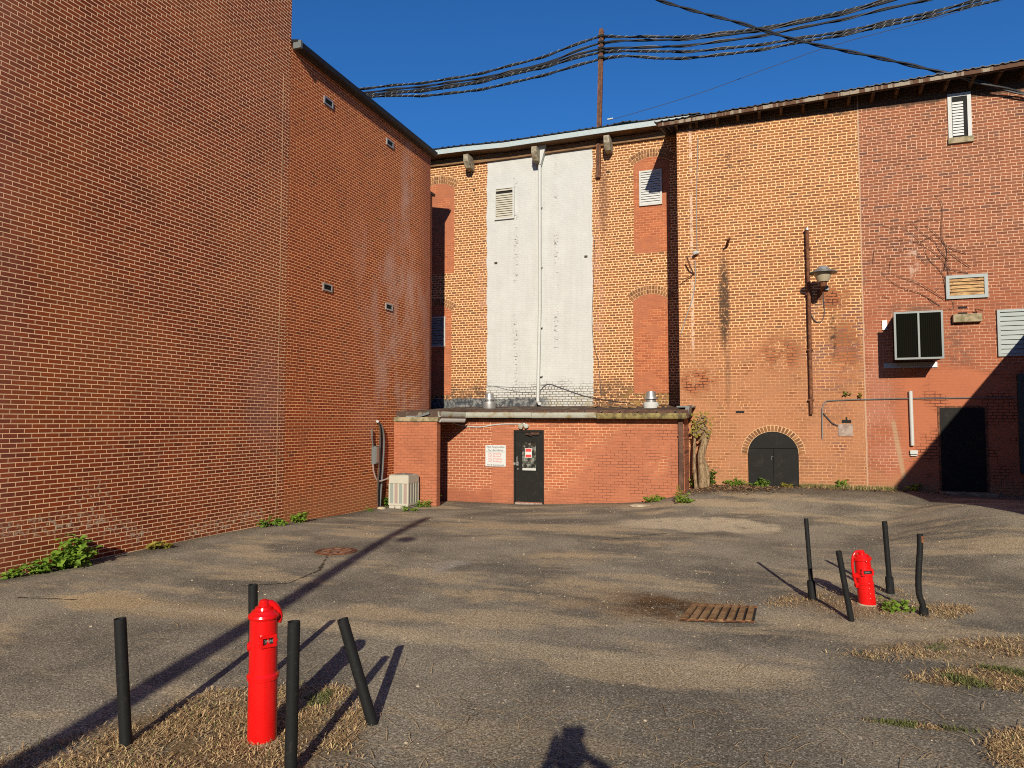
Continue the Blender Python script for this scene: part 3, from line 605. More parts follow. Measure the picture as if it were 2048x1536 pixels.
for i in range(n + 1):
    x = -2.85 + 14 * i / n; y, z = ev(x); u = (x / .19) % 1
    q.append((x, y - .04, z + .105 + (.022 if u < .35 else 0) + .012 * mnoise.noise(Vector((x * 2, 0, 0)))))
m = n + 1
b.add(q + [(x, YR + 9, z + 2.2) for x, y, z in q] + [(x, y, z + .02) for x, y, z in q] + [(x, YR + 9, z + 2.22) for x, y, z in q],
      [(i, i + 1, m + i + 1, m + i) for i in range(n)] + [(2 * m + i + 1, 2 * m + i, 3 * m + i, 3 * m + i + 1) for i in range(n)] + [(i, 2 * m + i, 2 * m + i + 1, i + 1) for i in range(n)])
b.build("roof", MT['roofmetal'], rb)
x = -2.25
while x < 8:
    y, z = ev(x); b = MB()
    b.prism([(x, y + .035, z + .085), (x, y + .06, z - .03), (x, YR - .08, z - .10), (x, YR + .02, z - .10), (x, YR + .02, z + .10)], (-.035, 0, 0), (.035, 0, 0)); b.build("rafter_tail", MT['rafter'], rb); x += .545
# window high on the right
a, c = onY(1894, 190, YR), onY(1944, 272, YR)
f = MB(); fw = .085
f.box(a.x, a.x + fw, YR - .03, YR + .01, c.z, a.z); f.box(c.x - fw, c.x, YR - .03, YR + .01, c.z, a.z); f.box(a.x + fw, c.x - fw, YR - .028, YR + .01, a.z - fw, a.z)
win = f.build("window", MT['white'], rb)
f = MB(); f.box(a.x + fw, c.x - fw, YR - .004, YR - .002, c.z, a.z - fw); f.build("pane", MT['dark'], win)
f = MB(); nn = 12
for i in range(nn):
    z = c.z + .04 + (a.z - fw - .16 - c.z) * (i + .5) / nn; f.obox(((a.x + c.x) / 2 - .035, YR - .012, z), ((c.x - a.x) / 2 - fw - .05, 0, 0), (0, .006, .028), (0, -.002, .001))
f.build("blind", MT['slatw'], win)
f = MB(); f.box(a.x - .02, c.x + .03, YR - .07, YR + .01, c.z - .15, c.z - .005); f.build("sill", MT['concrete'], win, bevel=.008)
louvre(rb, 1891, 1975, 550, 597, YR - .002, MT['slatb'], MT['slatwood'], 5, "wood_slat_vent", .075)
louvre(rb, 1994, 2090, 618, 712, YR - .002, MT['slatb'], MT['slatb'], 9, "metal_louvre", .06)
# arched hatch doors
a, c = onY(1496, 900, YR), onY(1597, 900, YR); xc, hw = (a.x + c.x) / 2, (c.x - a.x) / 2; zb = gz(xc, YR) + .0; ztop = onY(1546, 863, YR).z; zs = ztop - hw * .92
hatch = MB(); poly = [(xc - hw, YR, zb - .2), (xc + hw, YR, zb - .2)] + [(xc + hw * cos(t * pi / 16), YR, zs + (ztop - zs) * sin(t * pi / 16)) for t in range(17)]
hatch.prism(poly, (0, -.012, 0), (0, .02, 0)); ho = hatch.build("arched_hatch", MT['black'], rb)
zl = onY(1546, 897, YR).z
for s, wd in ((-1, 1), (1, 1)):
    d = MB(); x0, x1 = (xc - hw + .02, xc - .012) if s < 0 else (xc + .012, xc + hw - .02); d.box(x0, x1, YR - .045, YR - .013, zb - .1, zl - .012); d.build("hatch_door", MT['black'], ho)
d = MB(); d.prism([(xc + (hw - .02) * cos(t * pi / 16), YR, max(zl + .008, zs + (ztop - zs - .02) * sin(t * pi / 16))) for t in range(17)], (0, -.04, 0), (0, -.013, 0)); d.build("top_panel", MT['black'], ho)
d = MB(); d.tube(curve_pts([(xc - .05, YR - .05, zl - .3), (xc - .03, YR - .085, zl - .2), (xc + .0, YR - .05, zl - .22)], .02), .008, 6); d.build("latch", MT['galv'], ho)
b = MB(); nv = 25
for i in range(nv):
    a_ = pi * (i + .5) / nv; rad = Vector((cos(a_), 0, sin(a_) * (ztop - zs) / hw)).normalized(); tn = Vector((-rad.z, 0, rad.x)); ctr = Vector((xc + hw * cos(a_), YR - .003, zs + (ztop - zs) * sin(a_))) + rad * .085
    b.obox(ctr, tn * .032, (0, .016, 0), rad * .07)
b.mi = 1
for i in range(24):
    t0, t1 = pi * i / 24, pi * (i + 1) / 24
    b.prism([Vector((xc + (hw + r) * cos(t), YR, zs + (ztop - zs + r) * sin(t))) for t, r in ((t0, -.0), (t1, -.0), (t1, .17), (t0, .17))], (0, -.008, 0), (0, .01, 0))
b.build("brick_arch", [MT['arch'], MT['mortar']], rb)
# black personnel door at right
a, c = onY(1879, 816, YR), onY(1974, 980, YR); b = MB(); b.box(a.x, c.x, YR - .03, YR + .01, .2, a.z); dro = b.build("door", MT['black'], rb)
b = MB(); b.box(a.x - .05, a.x - .003, YR - .02, YR + .01, .2, a.z + .05); b.box(c.x + .003, c.x + .05, YR - .02, YR + .01, .2, a.z + .05); b.box(a.x - .003, c.x + .003, YR - .018, YR + .01, a.z + .003, a.z + .05); b.build("door_frame", MT['rust'], dro)
b = MB(); b.box(a.x - .1, c.x + .1, YR - .5, YR - .035, .1, gz((a.x + c.x) / 2, YR) + .06); b.build("door_step", MT['concrete'], dro)
# projecting meshed box
p0, p1 = onY(1787, 623, 19.07), onY(1889, 717, 19.07); x0, x1, z0, z1 = p0.x, p1.x, p1.z, onY(1838, 622, 19.07).z
cage = thing("window_cage", ((x0 + x1) / 2, YR, z0), "black projecting box with two dark mesh panels in a grey frame on the red brick", "window box")
f = MB(); t = .045; y0 = 19.07
f.box(x0, x0 + t, y0, y0 + t, z0, z1); f.box(x1 - t, x1, y0, y0 + t, z0, z1); f.box(x0 + t, x1 - t, y0 + .003, y0 + t, z1 - t, z1); f.box(x0 + t, x1 - t, y0 + .003, y0 + t, z0, z0 + t); xm = x0 + (x1 - x0) * .505; f.box(xm - .02, xm + .02, y0 + .003, y0 + t, z0 + t, z1 - t)
f.build("frame", MT['grey'], cage)
f = MB(); f.box(x0 + t, xm - .02, y0 + .02, y0 + .03, z0 + t, z1 - t); f.build("mesh_panel", MT['mesh'], cage)
f = MB(); f.box(xm + .02, x1 - t, y0 + .02, y0 + .03, z0 + t, z1 - t); f.build("mesh_panel", MT['mesh'], cage)
f = MB(); f.box(x0 + .10, x0 + .13, y0 + t, YR - .002, z0 + .01, z1 - .01); f.box(x1 - .035, x1 - .005, y0 + t, YR - .002, z0 + .01, z1 - .01); f.box(x0 + .13, x1 - .035, y0 + t, YR - .002, z1 - .03, z1 - .012); f.box(x0 + .13, x1 - .035, y0 + t, YR - .002, z0 + .012, z0 + .03); f.build("housing", MT['black'], cage)
f = MB(); f.box(x0 - .12, x1 + .02, YR - .04, YR - .001, z0 - .14, z0 - .01); f.build("wall_plate", MT['galv'], cage); f = MB(); f.box(x0 - .13, x0 - .02, YR - .04, YR - .001, z1 - .32, z1 - .08); f.build("wall_plate", MT['galv'], cage)

# --- single storey extension
ext = thing("brick_extension", (-5.4, YE, 0), "low painted brick extension with black door and rusty roof edge", "building")
XR = -2.05; ZT = 2.19
b = MB(); b.box(-9.78, XR, YE, YM - .005, -.6, ZT); b.build("wall", MT['ext'], ext)
b = MB(); P = [(-9.78, 17.62, 2.37), (-8.40, 17.60, 2.37), (-8.05, 18.66, 2.38), (XR + .12, 18.66, 2.38), (XR + .12, 19.955, 2.45), (-2.285, 19.955, 2.45), (-2.285, YM - .004, 2.60), (-9.78, YM - .004, 2.60)]
b.prism(P, (0, 0, -.17), (0, 0, .03)); b.build("roof", MT['tar'], ext)
b = MB()
for q0, q1 in (((-8.40, 17.585), (-8.065, 18.64)), ((-8.065, 18.64), (XR + .14, 18.64))):
    a_, c_ = Vector((*q0, 0)), Vector((*q1, 0)); nrm = (c_ - a_).cross(Vector((0, 0, 1))).normalized() * .02
    b.prism([a_ + Vector((0, 0, 2.21)), c_ + Vector((0, 0, 2.21)), c_ + Vector((0, 0, 2.43)), a_ + Vector((0, 0, 2.43))], (0, 0, 0), nrm)
b.build("fascia", MT['brownmetal'], ext)
gp = [(-8.42, 17.56, 2.19), (-8.06, 18.56, 2.17), (-6.6, 18.56, 2.16)]
b = MB()
def gutterseg(b, p, q, r=.075):
    p, q = Vector(p), Vector(q); d = (q - p).normalized(); n_ = d.cross(Vector((0, 0, 1))).normalized()
    pr = [n_ * (r * cos(t)) + Vector((0, 0, 2.1 * r * sin(t))) for t in [pi + pi * i / 8 for i in range(9)]]
    pr2 = [v * .9 for v in pr[::-1]]
    b.prism([p + v for v in pr + pr2], (0, 0, 0), q - p)
gutterseg(b, (-8.40, 17.53, 2.21), (-8.10, 18.50, 2.205), .05); b.build("gutter", MT['white'], ext)
b = MB(); gutterseg(b, (-8.41, 17.55, 2.40), (-8.10, 18.55, 2.39)); b.build("gutter", MT['gutter'], ext)
b = MB(); gutterseg(b, (-8.10, 18.565, 2.385), (-6.1, 18.565, 2.375)); gutterseg(b, (-6.09, 18.565, 2.37), (-4.3, 18.565, 2.365)); b.build("gutter", MT['gutter'], ext)
b = MB(); gutterseg(b, (-4.28, 18.565, 2.35), (XR + .1, 18.565, 2.34)); b.build("gutter", mat2("mossy_gutter", (.28, .23, .09), (.10, .075, .04), 4), ext)
for i in range(13): b = MB(); b.box(-8.0 + i * .48, -7.97 + i * .48, 18.49, 18.64, 2.388, 2.40); b.build("gutter_strap", MT['grey'], ext)
b = MB(); b.box(-2.285, XR + .2, 19.3, 19.95, 2.50, 2.54); b.obox((-1.95, 19.0, 2.42), (.05, 0, 0), (0, .35, .02), (.02, 0, .12)); b.build("loose_flashing", MT['grey'], ext)
a = onY(1363, 845, YE); b = MB(); b.box(a.x - .075, a.x + .045, YE - .11, YE - .015, .02, 2.2); dp = b.build("downpipe", MT['brownmetal'], ext, bevel=.012)
for z in (.3, 1.75): b = MB(); b.box(a.x - .085, a.x + .055, YE - .118, YE - .002, z, z + .035); b.build("pipe_strap", MT['rust'], dp)
# door
a, c = onY(1028, 860, YE), onY(1088, 1004, YE); x0, x1, z0, z1 = a.x, c.x, -.13, a.z
f = MB(); f.box(x0, x0 + .055, YE - .035, YE + .01, z0 - .2, z1); f.box(x1 - .05, x1, YE - .035, YE + .01, z0 - .2, z1); f.box(x0 + .055, x1 - .05, YE - .033, YE + .01, z1 - .06, z1)
dr = MB(); xa, xb = onY(1044.5, 910, YE).x, onY(1072.5, 910, YE).x; za, zb_ = onY(1058, 941, YE).z, onY(1058, 884.5, YE).z
dr.box(x0 + .058, xa - .015, YE - .02, YE + .008, z0 + .03, z1 - .063); dr.box(xb + .015, x1 - .053, YE - .02, YE + .008, z0 + .03, z1 - .063)
dr.box(xa - .015, xb + .015, YE - .02, YE + .008, z0 + .03, za - .015); dr.box(xa - .015, xb + .015, YE - .02, YE + .008, zb_ + .015, z1 - .063)
door = dr.build("door", MT['black'], ext); f.build("door_frame", MT['black'], door)
b = MB(); b.box(xa, xb, YE - .006, YE - .003, za, zb_); pn = b.build("door_window", MT['glass'], door)
b = MB(); b.box(xa - .03, xa, YE - .03, YE - .0, za - .03, zb_ + .03); b.box(xb, xb + .03, YE - .03, YE, za - .03, zb_ + .03); b.box(xa, xb, YE - .029, YE, za - .03, za); b.box(xa, xb, YE - .029, YE, zb_, zb_ + .03); b.build("window_bead", MT['black'], door)
b = MB(); b.box(xa + .01, xb - .01, YE - .012, YE - .007, za + .004, za + .065); b.build("window_ledge", MT['white'], door)
b = MB(); hx = x0 + .11; zh = onY(1032, 922, YE).z; b.tube([(hx, YE - .02, zh + .13), (hx, YE - .06, zh + .11), (hx, YE - .06, zh - .05), (hx, YE - .02, zh - .08)], .012, 6); b.box(hx - .03, hx + .03, YE - .026, YE - .021, zh - .12, zh - .02); b.lathe([(0, .025), (.03, .025), (.05, .012)], (hx + .02, YE - .021, zh - .22), (0, -1, 0), 10); b.box(x0 + .0, x0 + .06, YE - .05, YE - .036, zh - .1, zh - .04); b.build("door_handle", MT['galv'], door)
b = MB(); zc = onY(1058, 867, YE).z; b.box(x0 + .52, x0 + .76, YE - .08, YE - .022, zc - .03, zc + .03); b.obox((x0 + .47, YE - .12, zc - .03), (.10, -.03, -.02), (.0, .008, 0), (0, 0, .01)); b.obox((x0 + .44, YE - .10, zc - .0), (.06, -.04, .0), (.0, .008, 0), (0, 0, .01)); b.build("door_closer", MT['brownmetal'], door)
b = MB(); b.box(x0 + .06, x1 - .03, YE - .10, YE - .04, z0 - .1, z0 + .012); b.build("threshold", MT['plate'], door)
def text_into(bm_list, txt, x, z, Y, size, m, parent, name, sx=1.0, align='CENTER'):
    cu = bpy.data.curves.new("t", 'FONT'); cu.body = txt; cu.size = size; cu.align_x = align; cu.extrude = .0008
    to = bpy.data.objects.new("t", cu); col.objects.link(to); bpy.context.view_layer.update()
    me = bpy.data.meshes.new_from_object(to.evaluated_get(bpy.context.evaluated_depsgraph_get()))
    vs = [Vector((x + v.co.x * sx, Y - v.co.z, z + v.co.y)) for v in me.vertices]; fs = [tuple(p.vertices) for p in me.polygons]
    bpy.data.objects.remove(to); bpy.data.curves.remove(cu); bpy.data.meshes.remove(me)
    bm_list.add(vs, fs)
# door sticker
sx0, sx1, sz0, sz1 = onY(1050.5, 905, YE).x, onY(1064, 905, YE).x, onY(1057, 915.5, YE).z, onY(1057, 896.5, YE).z
st_ = thing("door_sticker", ((sx0 + sx1) / 2, YE - .013, sz0), "small red and white notice stuck on the glass of the black door", "sticker")
b = MB(); b.box(sx0, sx1, YE - .0125, YE - .0085, sz0, sz1); b.build("sheet", MT['signw'], st_)
b = MB(); hh = sz1 - sz0; b.box(sx0 + .015, sx1 - .015, YE - .0155, YE - .0130, sz1 - .36 * hh, sz1 - .05 * hh); b.box(sx0 + .015, sx1 - .015, YE - .0155, YE - .0130, sz0 + .05 * hh, sz0 + .33 * hh); b.build("red_panels", MT['stickred'], st_)
# sign
a, c = onY(971.5, 889.5, YE), onY(1012, 933.5, YE); x0, x1, z1, z0 = a.x, c.x, a.z - .005, c.z + .005; xc = (x0 + x1) / 2; H = z1 - z0
sg = thing("wall_sign", (xc, YE - .02, z0), "white rules sign with black and red lettering left of the black door", "sign")
b = MB(); b.box(x0, x1, YE - .022, YE - .001, z0, z1); b.build("board", MT['signw'], sg)
b = MB(); yy = YE - .0235
for t, fz, s, sx in (("Not Responsible", .865, .088, .92), ("For Accidents", .715, .088, .95), ("Shirt & Shoes Required", .035, .062, .86)): text_into(b, t, xc, z0 + fz * H, yy, s, None, sg, "", sx)
b.build("black_lettering", MT['ink'], sg); b = MB(); b.box(x0 + .03, x1 - .03, YE - .0245, YE - .0225, z0 + .672 * H, z0 + .685 * H); b.build("rule_line", MT['ink'], sg)
b = MB()
for t, fz in (("NO Smoking", .555), ("NO Alcohol", .435), ("NO Weapons", .315), ("NO Profanity", .195)): text_into(b, t, x0 + .09, z0 + fz * H, yy, .078, None, sg, "", .95, 'LEFT')
b.build("red_lettering", MT['inkred'], sg)
# security light over the door with its white conduit
c = onY(1049, 851, YE)
lt = thing("security_light", (c.x, YE, c.z), "pale floodlight mounted over the black door with a white conduit running left", "light")
b = MB(); b.lathe([(0, .06), (.03, .06), (.045, .03)], (c.x - .03, YE - .001, c.z + .02), (0, -1, 0), 12); b.build("mount", MT['galv'], lt)
b = MB(); b.lathe([(0, .03), (.02, .06), (.10, .075), (.105, .06)], (c.x - .05, YE - .05, c.z), (-.3, -.9, -.35), 12); b.build("lamp_head", MT['slat'], lt, True)
b = MB(); b.lathe([(0, .03), (.02, .055), (.09, .065), (.095, .05)], (c.x + .05, YE - .05, c.z + .01), (.5, -.8, -.3), 12); b.build("lamp_head", MT['white'], lt, True)
b = MB(); b.tube(curve_pts([onY(x, y, YE - .02) for x, y in ((905, 846), (930, 852), (960, 854), (985, 850), (1010, 848), (1044, 848))], .1), .016, 6); b.build("conduit", MT['white'], lt, True)

# --- wing wall at the left end of the extension
wg = thing("wing_wall", (-9.1, YW, 0), "short painted brick wall with concrete cap between the condenser and the extension", "wall")
b = MB(); b.box(-9.785, -8.47, YW, YW + .22, -.6, 2.12); b.build("wall", MT['wing'], wg)
b = MB(); b.box(-9.785, -8.42, YW - .05, YW + .27, 2.122, 2.245); b.build("cap", MT['concrete'], wg, bevel=.02)
b = MB(); b.obox((-8.95, 17.66, 2.30), (.22, 0, .06), (0, .12, 0), (-.008, 0, .03)); b.obox((-9.3, 17.62, 2.265), (.12, .03, 0), (0, .1, 0), (0, 0, .018)); tag(b.build("loose_slate", MT['grey']), "broken grey slab lying on the cap of the wing wall", "slab")

for (x0, x1, y0, y1, h, lab) in ((17, 30, -34, 19.9, 11.5, "added long brick building out of frame beyond the shed, blocking sky light from the right"), (-34, 16, -62, -46, 9.0, "added brick building out of frame behind the photographer, blocking low sky light")):
    nb = thing("sky_blocker_building", ((x0 + x1) / 2, (y0 + y1) / 2, 0), lab, "building")  # both buildings added out of view to cut sky fill and deepen shadows
    b = MB(); b.box(x0, x1, y0, y1, -.5, h); b.build("wall", mat2("sky_blocker_wall", (.24, .085, .045), (.19, .07, .04), 1.5), nb)
    b = MB(); b.box(x0 - .2, x1 + .2, y0 - .2, y1 + .05, h, h + .35); b.build("roof", MT['soffit'], nb)
    for k in range(7):
        if y1 - y0 > 30: b = MB(); yy = y0 + 3 + k * 7; b.box(x0 - .06, x0 + .05, yy, yy + 1.3, 5.5, 7.8)
        else: b = MB(); xx = x0 + 3 + k * 7; b.box(xx, xx + 1.3, y1 - .05, y1 + .06, 4.5, 6.8)
        b.build("window", MT['glass'], nb)
# --- shed wing at right, out of frame: it throws the big shadow
sh = thing("shed_building", (8, 12, 0), "brick shed with a sloping roof just beyond the right edge, shading the far black door", "building")
A_ = Vector((6.05, 7.9, 5.55)); b = MB()
b.prism([(6.05, 7.9, -.6), (12, 7.9, -.6), (12, 7.9, 2.57), (6.05, 7.9, 5.55)], (0, 0, 0), (0, 0, 0)) if False else None
b.add([(6.05, 7.9, -.6), (12, 7.9, -.6), (12, 7.9, 2.5), (6.05, 7.9, 5.5), (6.05, YR - .01, -.6), (12, YR - .01, -.6), (12, YR - .01, 1.5), (6.05, YR - .01, 4.42)], [(0, 1, 2, 3), (7, 6, 5, 4), (0, 4, 5, 1), (3, 2, 6, 7), (0, 3, 7, 4), (1, 5, 6, 2)])
b.build("wall", mat2("shed_wall", (.30, .09, .045), (.24, .08, .045), 2), sh)
b = MB(); b.add([(6.03, 7.85, 5.53), (12.1, 7.85, 2.5), (12.1, YR - .01, 1.5), (6.03, YR - .01, 4.45), (6.03, 7.85, 5.6), (12.1, 7.85, 2.57), (12.1, YR - .01, 1.57), (6.03, YR - .01, 4.52)], [(3, 2, 1, 0), (4, 5, 6, 7), (0, 1, 5, 4), (2, 3, 7, 6), (0, 4, 7, 3), (1, 2, 6, 5)]); b.build("roof", MT['roofmetal'], sh)
b = MB(); p = onY(2043, 850, YR - .08); b.box(p.x - .05, p.x + .12, YR - .12, YR - .02, .9, 3.25); tag(b.build("drain_box", mat("dark_green_paint", (.03, .05, .045), .5)), "dark green upright duct in the shade at the right edge of the red brick", "duct")

# =================================================================== WALL FITTINGS ON THE RIGHT BUILDING
def wallpipe(name, pts, r, m, label, cat, Y=YR, off=.05, n=8):
    b = MB(); b.tube([onY(x, y, Y - off) for x, y in pts], r, n); o = b.build(name, m, None, True); return tag(o, label, cat)
p1 = thing("standpipe", onY(1618, 640, YR), "tall rusty brown standpipe clamped to the orange brick beside the bowl lamp", "pipe")
b = MB(); b.tube([onY(1614, 462, YR - .12), onY(1618, 600, YR - .12), onY(1623, 828, YR - .08)], .045, 10); b.build("pipe", MT['rust'], p1, True)
b = MB(); q = onY(1614, 459, YR - .12); b.lathe([(0, .06), (.05, .06), (.06, .03)], q - Vector((0, 0, .02)), (0, 0, 1), 10); b.build("pipe_cap", MT['galv'], p1)
for x, y in ((1615, 498), (1617, 590), (1620, 700), (1622, 800)): b = MB(); q = onY(x, y, YR); b.box(q.x - .07, q.x + .07, YR - .13, YR + .01, q.z - .02, q.z + .02); b.build("bracket", MT['rust'], p1)
# bowl lamp
yl = 19.30; c = onY(1646, 548, yl)
lamp = thing("bowl_lamp", c, "upturned metal bowl lamp with wide brim on a short wall arm", "lamp")
b = MB(); b.lathe([(-.20, .13), (-.18, .14), (0, .215), (.02, .22)], c, (0, 0, 1), 24); b.build("bowl", MT['lampglass'], lamp, True)
b = MB(); b.lathe([(.015, .22), (.02, .335), (.04, .335), (.07, .25), (.10, .20)], c, (0, 0, 1), 28); b.build("brim", MT['grey'], lamp, True)
b = MB(); b.lathe([(.09, .17), (.13, .16), (.19, .11), (.21, .04)], c, (0, 0, 1), 20); b.build("top_dome", MT['galv'], lamp, True)
b = MB(); b.lathe([(-.32, .07), (-.2, .10)], c, (0, 0, 1), 12); b.tube([c + Vector((0, 0, -.28)), Vector((c.x - .02, YR - .2, c.z - .36)), Vector((c.x - .02, YR + .01, c.z - .4))], .035, 8); b.box(c.x - .1, c.x + .06, YR - .03, YR + .005, c.z - .52, c.z - .28); b.build("wall_arm", MT['rust'], lamp, True)
b = MB(); b.tube(curve_pts([onY(x, y, YR - .03) for x, y in ((1645, 585), (1648, 610), (1648, 632), (1640, 645), (1628, 640), (1620, 625))], .08), .012, 5); b.build("cable", MT['wire'], lamp, True)
b = MB(); q = onY(1653, 578, YR); b.box(q.x - .05, q.x + .05, YR - .08, YR, q.z - .04, q.z + .05); b.build("junction_box", MT['grey'], lamp)
# conduit run
b = MB(); b.tube(curve_pts([onY(x, y, YR - .035) for x, y in ((2060, 795), (1900, 796), (1760, 798), (1665, 801), (1651, 804), (1645, 814), (1644, 830), (1645, 877))], .3), .014, 6); cr = tag(b.build("conduit", MT['grey'], None, True), "long thin grey conduit running level across the red brick and turning down", "conduit")
b = MB(); b.tube([onY(x, y, YR - .03) for x, y in ((1646, 826), (1664, 846), (1676, 852))], .014, 5); tag(b.build("cable_branch", MT['wire'], None, True), "short bent cable sloping down to the grey patch board", "cable")
c = onY(1691, 860, YR); b = MB(); b.box(c.x - .17, c.x + .17, YR - .02, YR + .005, c.z - .155, c.z + .15); tag(b.build("patch_board", MT['plate']), "square grey patch board fixed low on the orange brick", "board")
c = onY(1693, 843, YR); b = MB(); b.box(c.x - .11, c.x + .11, YR - .006, YR + .005, c.z - .04, c.z + .04); b.box(c.x - .02, c.x + .02, YR - .005, YR + .004, c.z + .04, c.z + .11); tag(b.build("wall_hole", MT['dark']), "ragged black hole in the bricks above the grey patch board", "hole")
wallpipe("pipe_cover", ((1821, 782), (1825, 891)), .045, MT['white'], "white vertical pipe standing on the red brick left of the far black door", "pipe", off=.06, n=10)
c = onY(1827, 906, YR); b = MB(); b.box(c.x - .085, c.x + .085, YR - .08, YR, c.z - .03, c.z + .07); b.box(c.x - .075, c.x + .075, YR - .06, YR, c.z - .075, c.z - .045); tag(b.build("outlet_box", MT['white'], bevel=.008), "little white outlet box below the white vertical pipe", "outlet box")
c = onY(1932, 637, YR); b = MB(); b.box(c.x - .30, c.x + .31, YR - .14, YR, c.z - .10, c.z + .10); tag(b.build("stone_ledge", MT['concrete'], bevel=.015), "mossy stone ledge sticking out between the black mesh box and the metal louvre", "ledge")
b = MB()
for x, y in ((1925, 615), (1925, 627)): q = onY(x, y, YR); b.box(q.x - .1, q.x + .1, YR - .004, YR + .01, q.z - .028, q.z + .028)
tag(b.build("brick_gap", MT['dark']), "pair of dark missing brick gaps above the mossy stone ledge", "gap")
b = MB(); b.tube([onY(x, y, YR - o_) for x, y, o_ in ((1953, 627, .0), (1951, 618, .12), (1966, 621, .2))], .014, 5); tag(b.build("bent_rod", MT['rust'], None, True), "bent rusty rod poking out above the right end of the stone ledge", "rod")
c = onY(1393, 505, YR); wc_ = thing("security_camera", c, "little white security camera on the orange brick near the dark corner", "camera")
b = MB(); b.lathe([(0, .05), (.03, .05), (.05, .03)], (c.x, YR, c.z), (0, -1, 0), 12); b.build("mount", MT['white'], wc_)
b = MB(); b.lathe([(-.1, .035), (-.09, .045), (.10, .05), (.11, .03)], (c.x, YR - .1, c.z - .03), (-.5, -.8, -.2), 12); b.build("camera_body", MT['white'], wc_, True)
b = MB(); b.tube(curve_pts([onY(x, y, YR - .03) for x, y in ((1396, 275), (1393, 400), (1394, 500))], .4), .010, 5); b.tube(curve_pts([onY(x, y, YR - .03) for x, y in ((1390, 520), (1391, 560), (1384, 600), (1370, 640), (1362, 668))], .2), .012, 5); tag(b.build("camera_cable", MT['lash'], None, True), "pale wire running up the orange brick from the white security camera", "cable")
b = MB(); b.tube([onY(x, y, YR - o_) for x, y, o_ in ((1374, 515, .3), (1380, 533, .2), (1388, 548, .02))], .022, 6); b.tube([onY(x, y, YR - o_) for x, y, o_ in ((1362, 560, .2), (1386, 550, .03))], .012, 5); tag(b.build("rebar_hook", MT['rust'], None, True), "slanting rusty hook rods below the white security camera", "hook")
b = MB(); b.tube([onY(1458, 478, YR - .3), onY(1453, 492, YR - .02)], .035, 8); b.tube([onY(1460, 477, YR - .3), onY(1452, 480, YR - .38)], .03, 8); tag(b.build("overflow_spout", MT['rust'], None, True), "stubby rusty spout at the top of the black water streak", "spout")
b = MB(); q = onY(1480, 824, YR); b.box(q.x - .11, q.x + .11, YR - .004, YR + .01, q.z - .03, q.z + .03); tag(b.build("brick_gap", MT['dark']), "single missing brick gap above and left of the arched hatch", "gap")
# bare vine on red brick
V = [((1892, 600), (1890, 560), (1880, 540), (1858, 518), (1845, 490), (1830, 472), (1812, 460), (1798, 447)), ((1893, 600), (1896, 550), (1890, 527), (1870, 505), (1850, 490), (1825, 482), (1800, 478), (1790, 474)),
     ((1880, 612), (1850, 592), (1835, 585), (1800, 573), (1775, 556), (1762, 545)), ((1888, 598), (1862, 580), (1830, 562), (1800, 555), (1780, 543)), ((1897, 520), (1880, 500), (1868, 482), (1845, 468), (1832, 450), (1826, 446)),
     ((1935, 507), (1910, 500), (1890, 488), (1876, 474), (1866, 462), (1850, 448)), ((1940, 532), (1915, 515), (1893, 498), (1878, 480)), ((1938, 545), (1905, 538), (1890, 530)), ((1888, 540), (1893, 500), (1886, 480), (1884, 450), (1886, 420), (1880, 400), (1868, 390)),
     ((1796, 452), (1780, 455), (1765, 450)), ((1812, 452), (1825, 444), (1850, 436), (1868, 438), (1885, 444)), ((1898, 600), (1905, 570), (1900, 540), (1890, 520)), ((1830, 500), (1815, 497), (1800, 500), (1785, 492)), ((1905, 600), (1908, 618), (1895, 615)), ((1782, 520), (1778, 545)), ((1749, 500), (1746, 530)), ((1840, 482), (1860, 474), (1872, 466)), ((1894, 470), (1900, 472)), ((1855, 530), (1840, 515), (1832, 497)), ((1765, 590), (1780, 597)), ((1856, 595), (1870, 610))]
b = MB()
for k, path in enumerate(V):
    P = [onY(x + rnd.uniform(-1, 1), y + rnd.uniform(-1, 1), YR - .025 - rnd.uniform(0, .03)) for x, y in path]; cp = curve_pts(P, .08); r0 = .0085 if k < 9 else .006
    b.tube(cp, [r0 * (1 - .6 * i / len(cp)) for i in range(len(cp))], 5)
    for i in range(3, len(cp), 5):
        q = cp[i]; d_ = Vector((rnd.uniform(-1, 1), 0, rnd.uniform(-.6, 1))).normalized(); L = rnd.uniform(.08, .22)
        b.tube([q, q + d_ * L * .5 + Vector((rnd.uniform(-.03, .03), -.01, 0)), q + d_ * L], [.0035, .003, .002], 4)
tag(b.build("bare_vine", MT['vine'], None, True), "leafless brown creeper spreading over the red brick above the black mesh box", "vine")

# rust mast
xm_ = onY(1200, 250, YM - .06).x; mast = thing("cable_mast", (xm_, YM - .06, 8), "rusty brown steel mast rising past the eave beside the white strip", "mast")
pt_, pb_ = onY(1203, 63, YM - .06), onY(1196, 356, YM - .06)
b = MB(); b.prism([pb_ + Vector((-.075, 0, 0)), pb_ + Vector((.075, 0, 0)), pt_ + Vector((.075, 0, 0)), pt_ + Vector((.05, 0, .08)), pt_ + Vector((-.05, 0, .08)), pt_ + Vector((-.075, 0, 0))], (0, -.05, 0), (0, .05, 0)); b.build("post", MT['rust'], mast)
b = MB(); b.prism([pb_ + Vector((-.03, 0, 0)), pb_ + Vector((.03, 0, 0)), pt_ + Vector((.03, 0, 0)), pt_ + Vector((-.03, 0, 0))], (0, -.075, 0), (0, -.051, 0)); b.build("web", MT['brownmetal'], mast)
for y in (74, 86, 98, 104, 117):
    b = MB(); q = onY(1203, y, YM - .06); b.box(q.x - .10, q.x + .10, YM - .16, YM + .06, q.z - .035, q.z + .035); b.build("cable_clamp", MT['black'], mast)
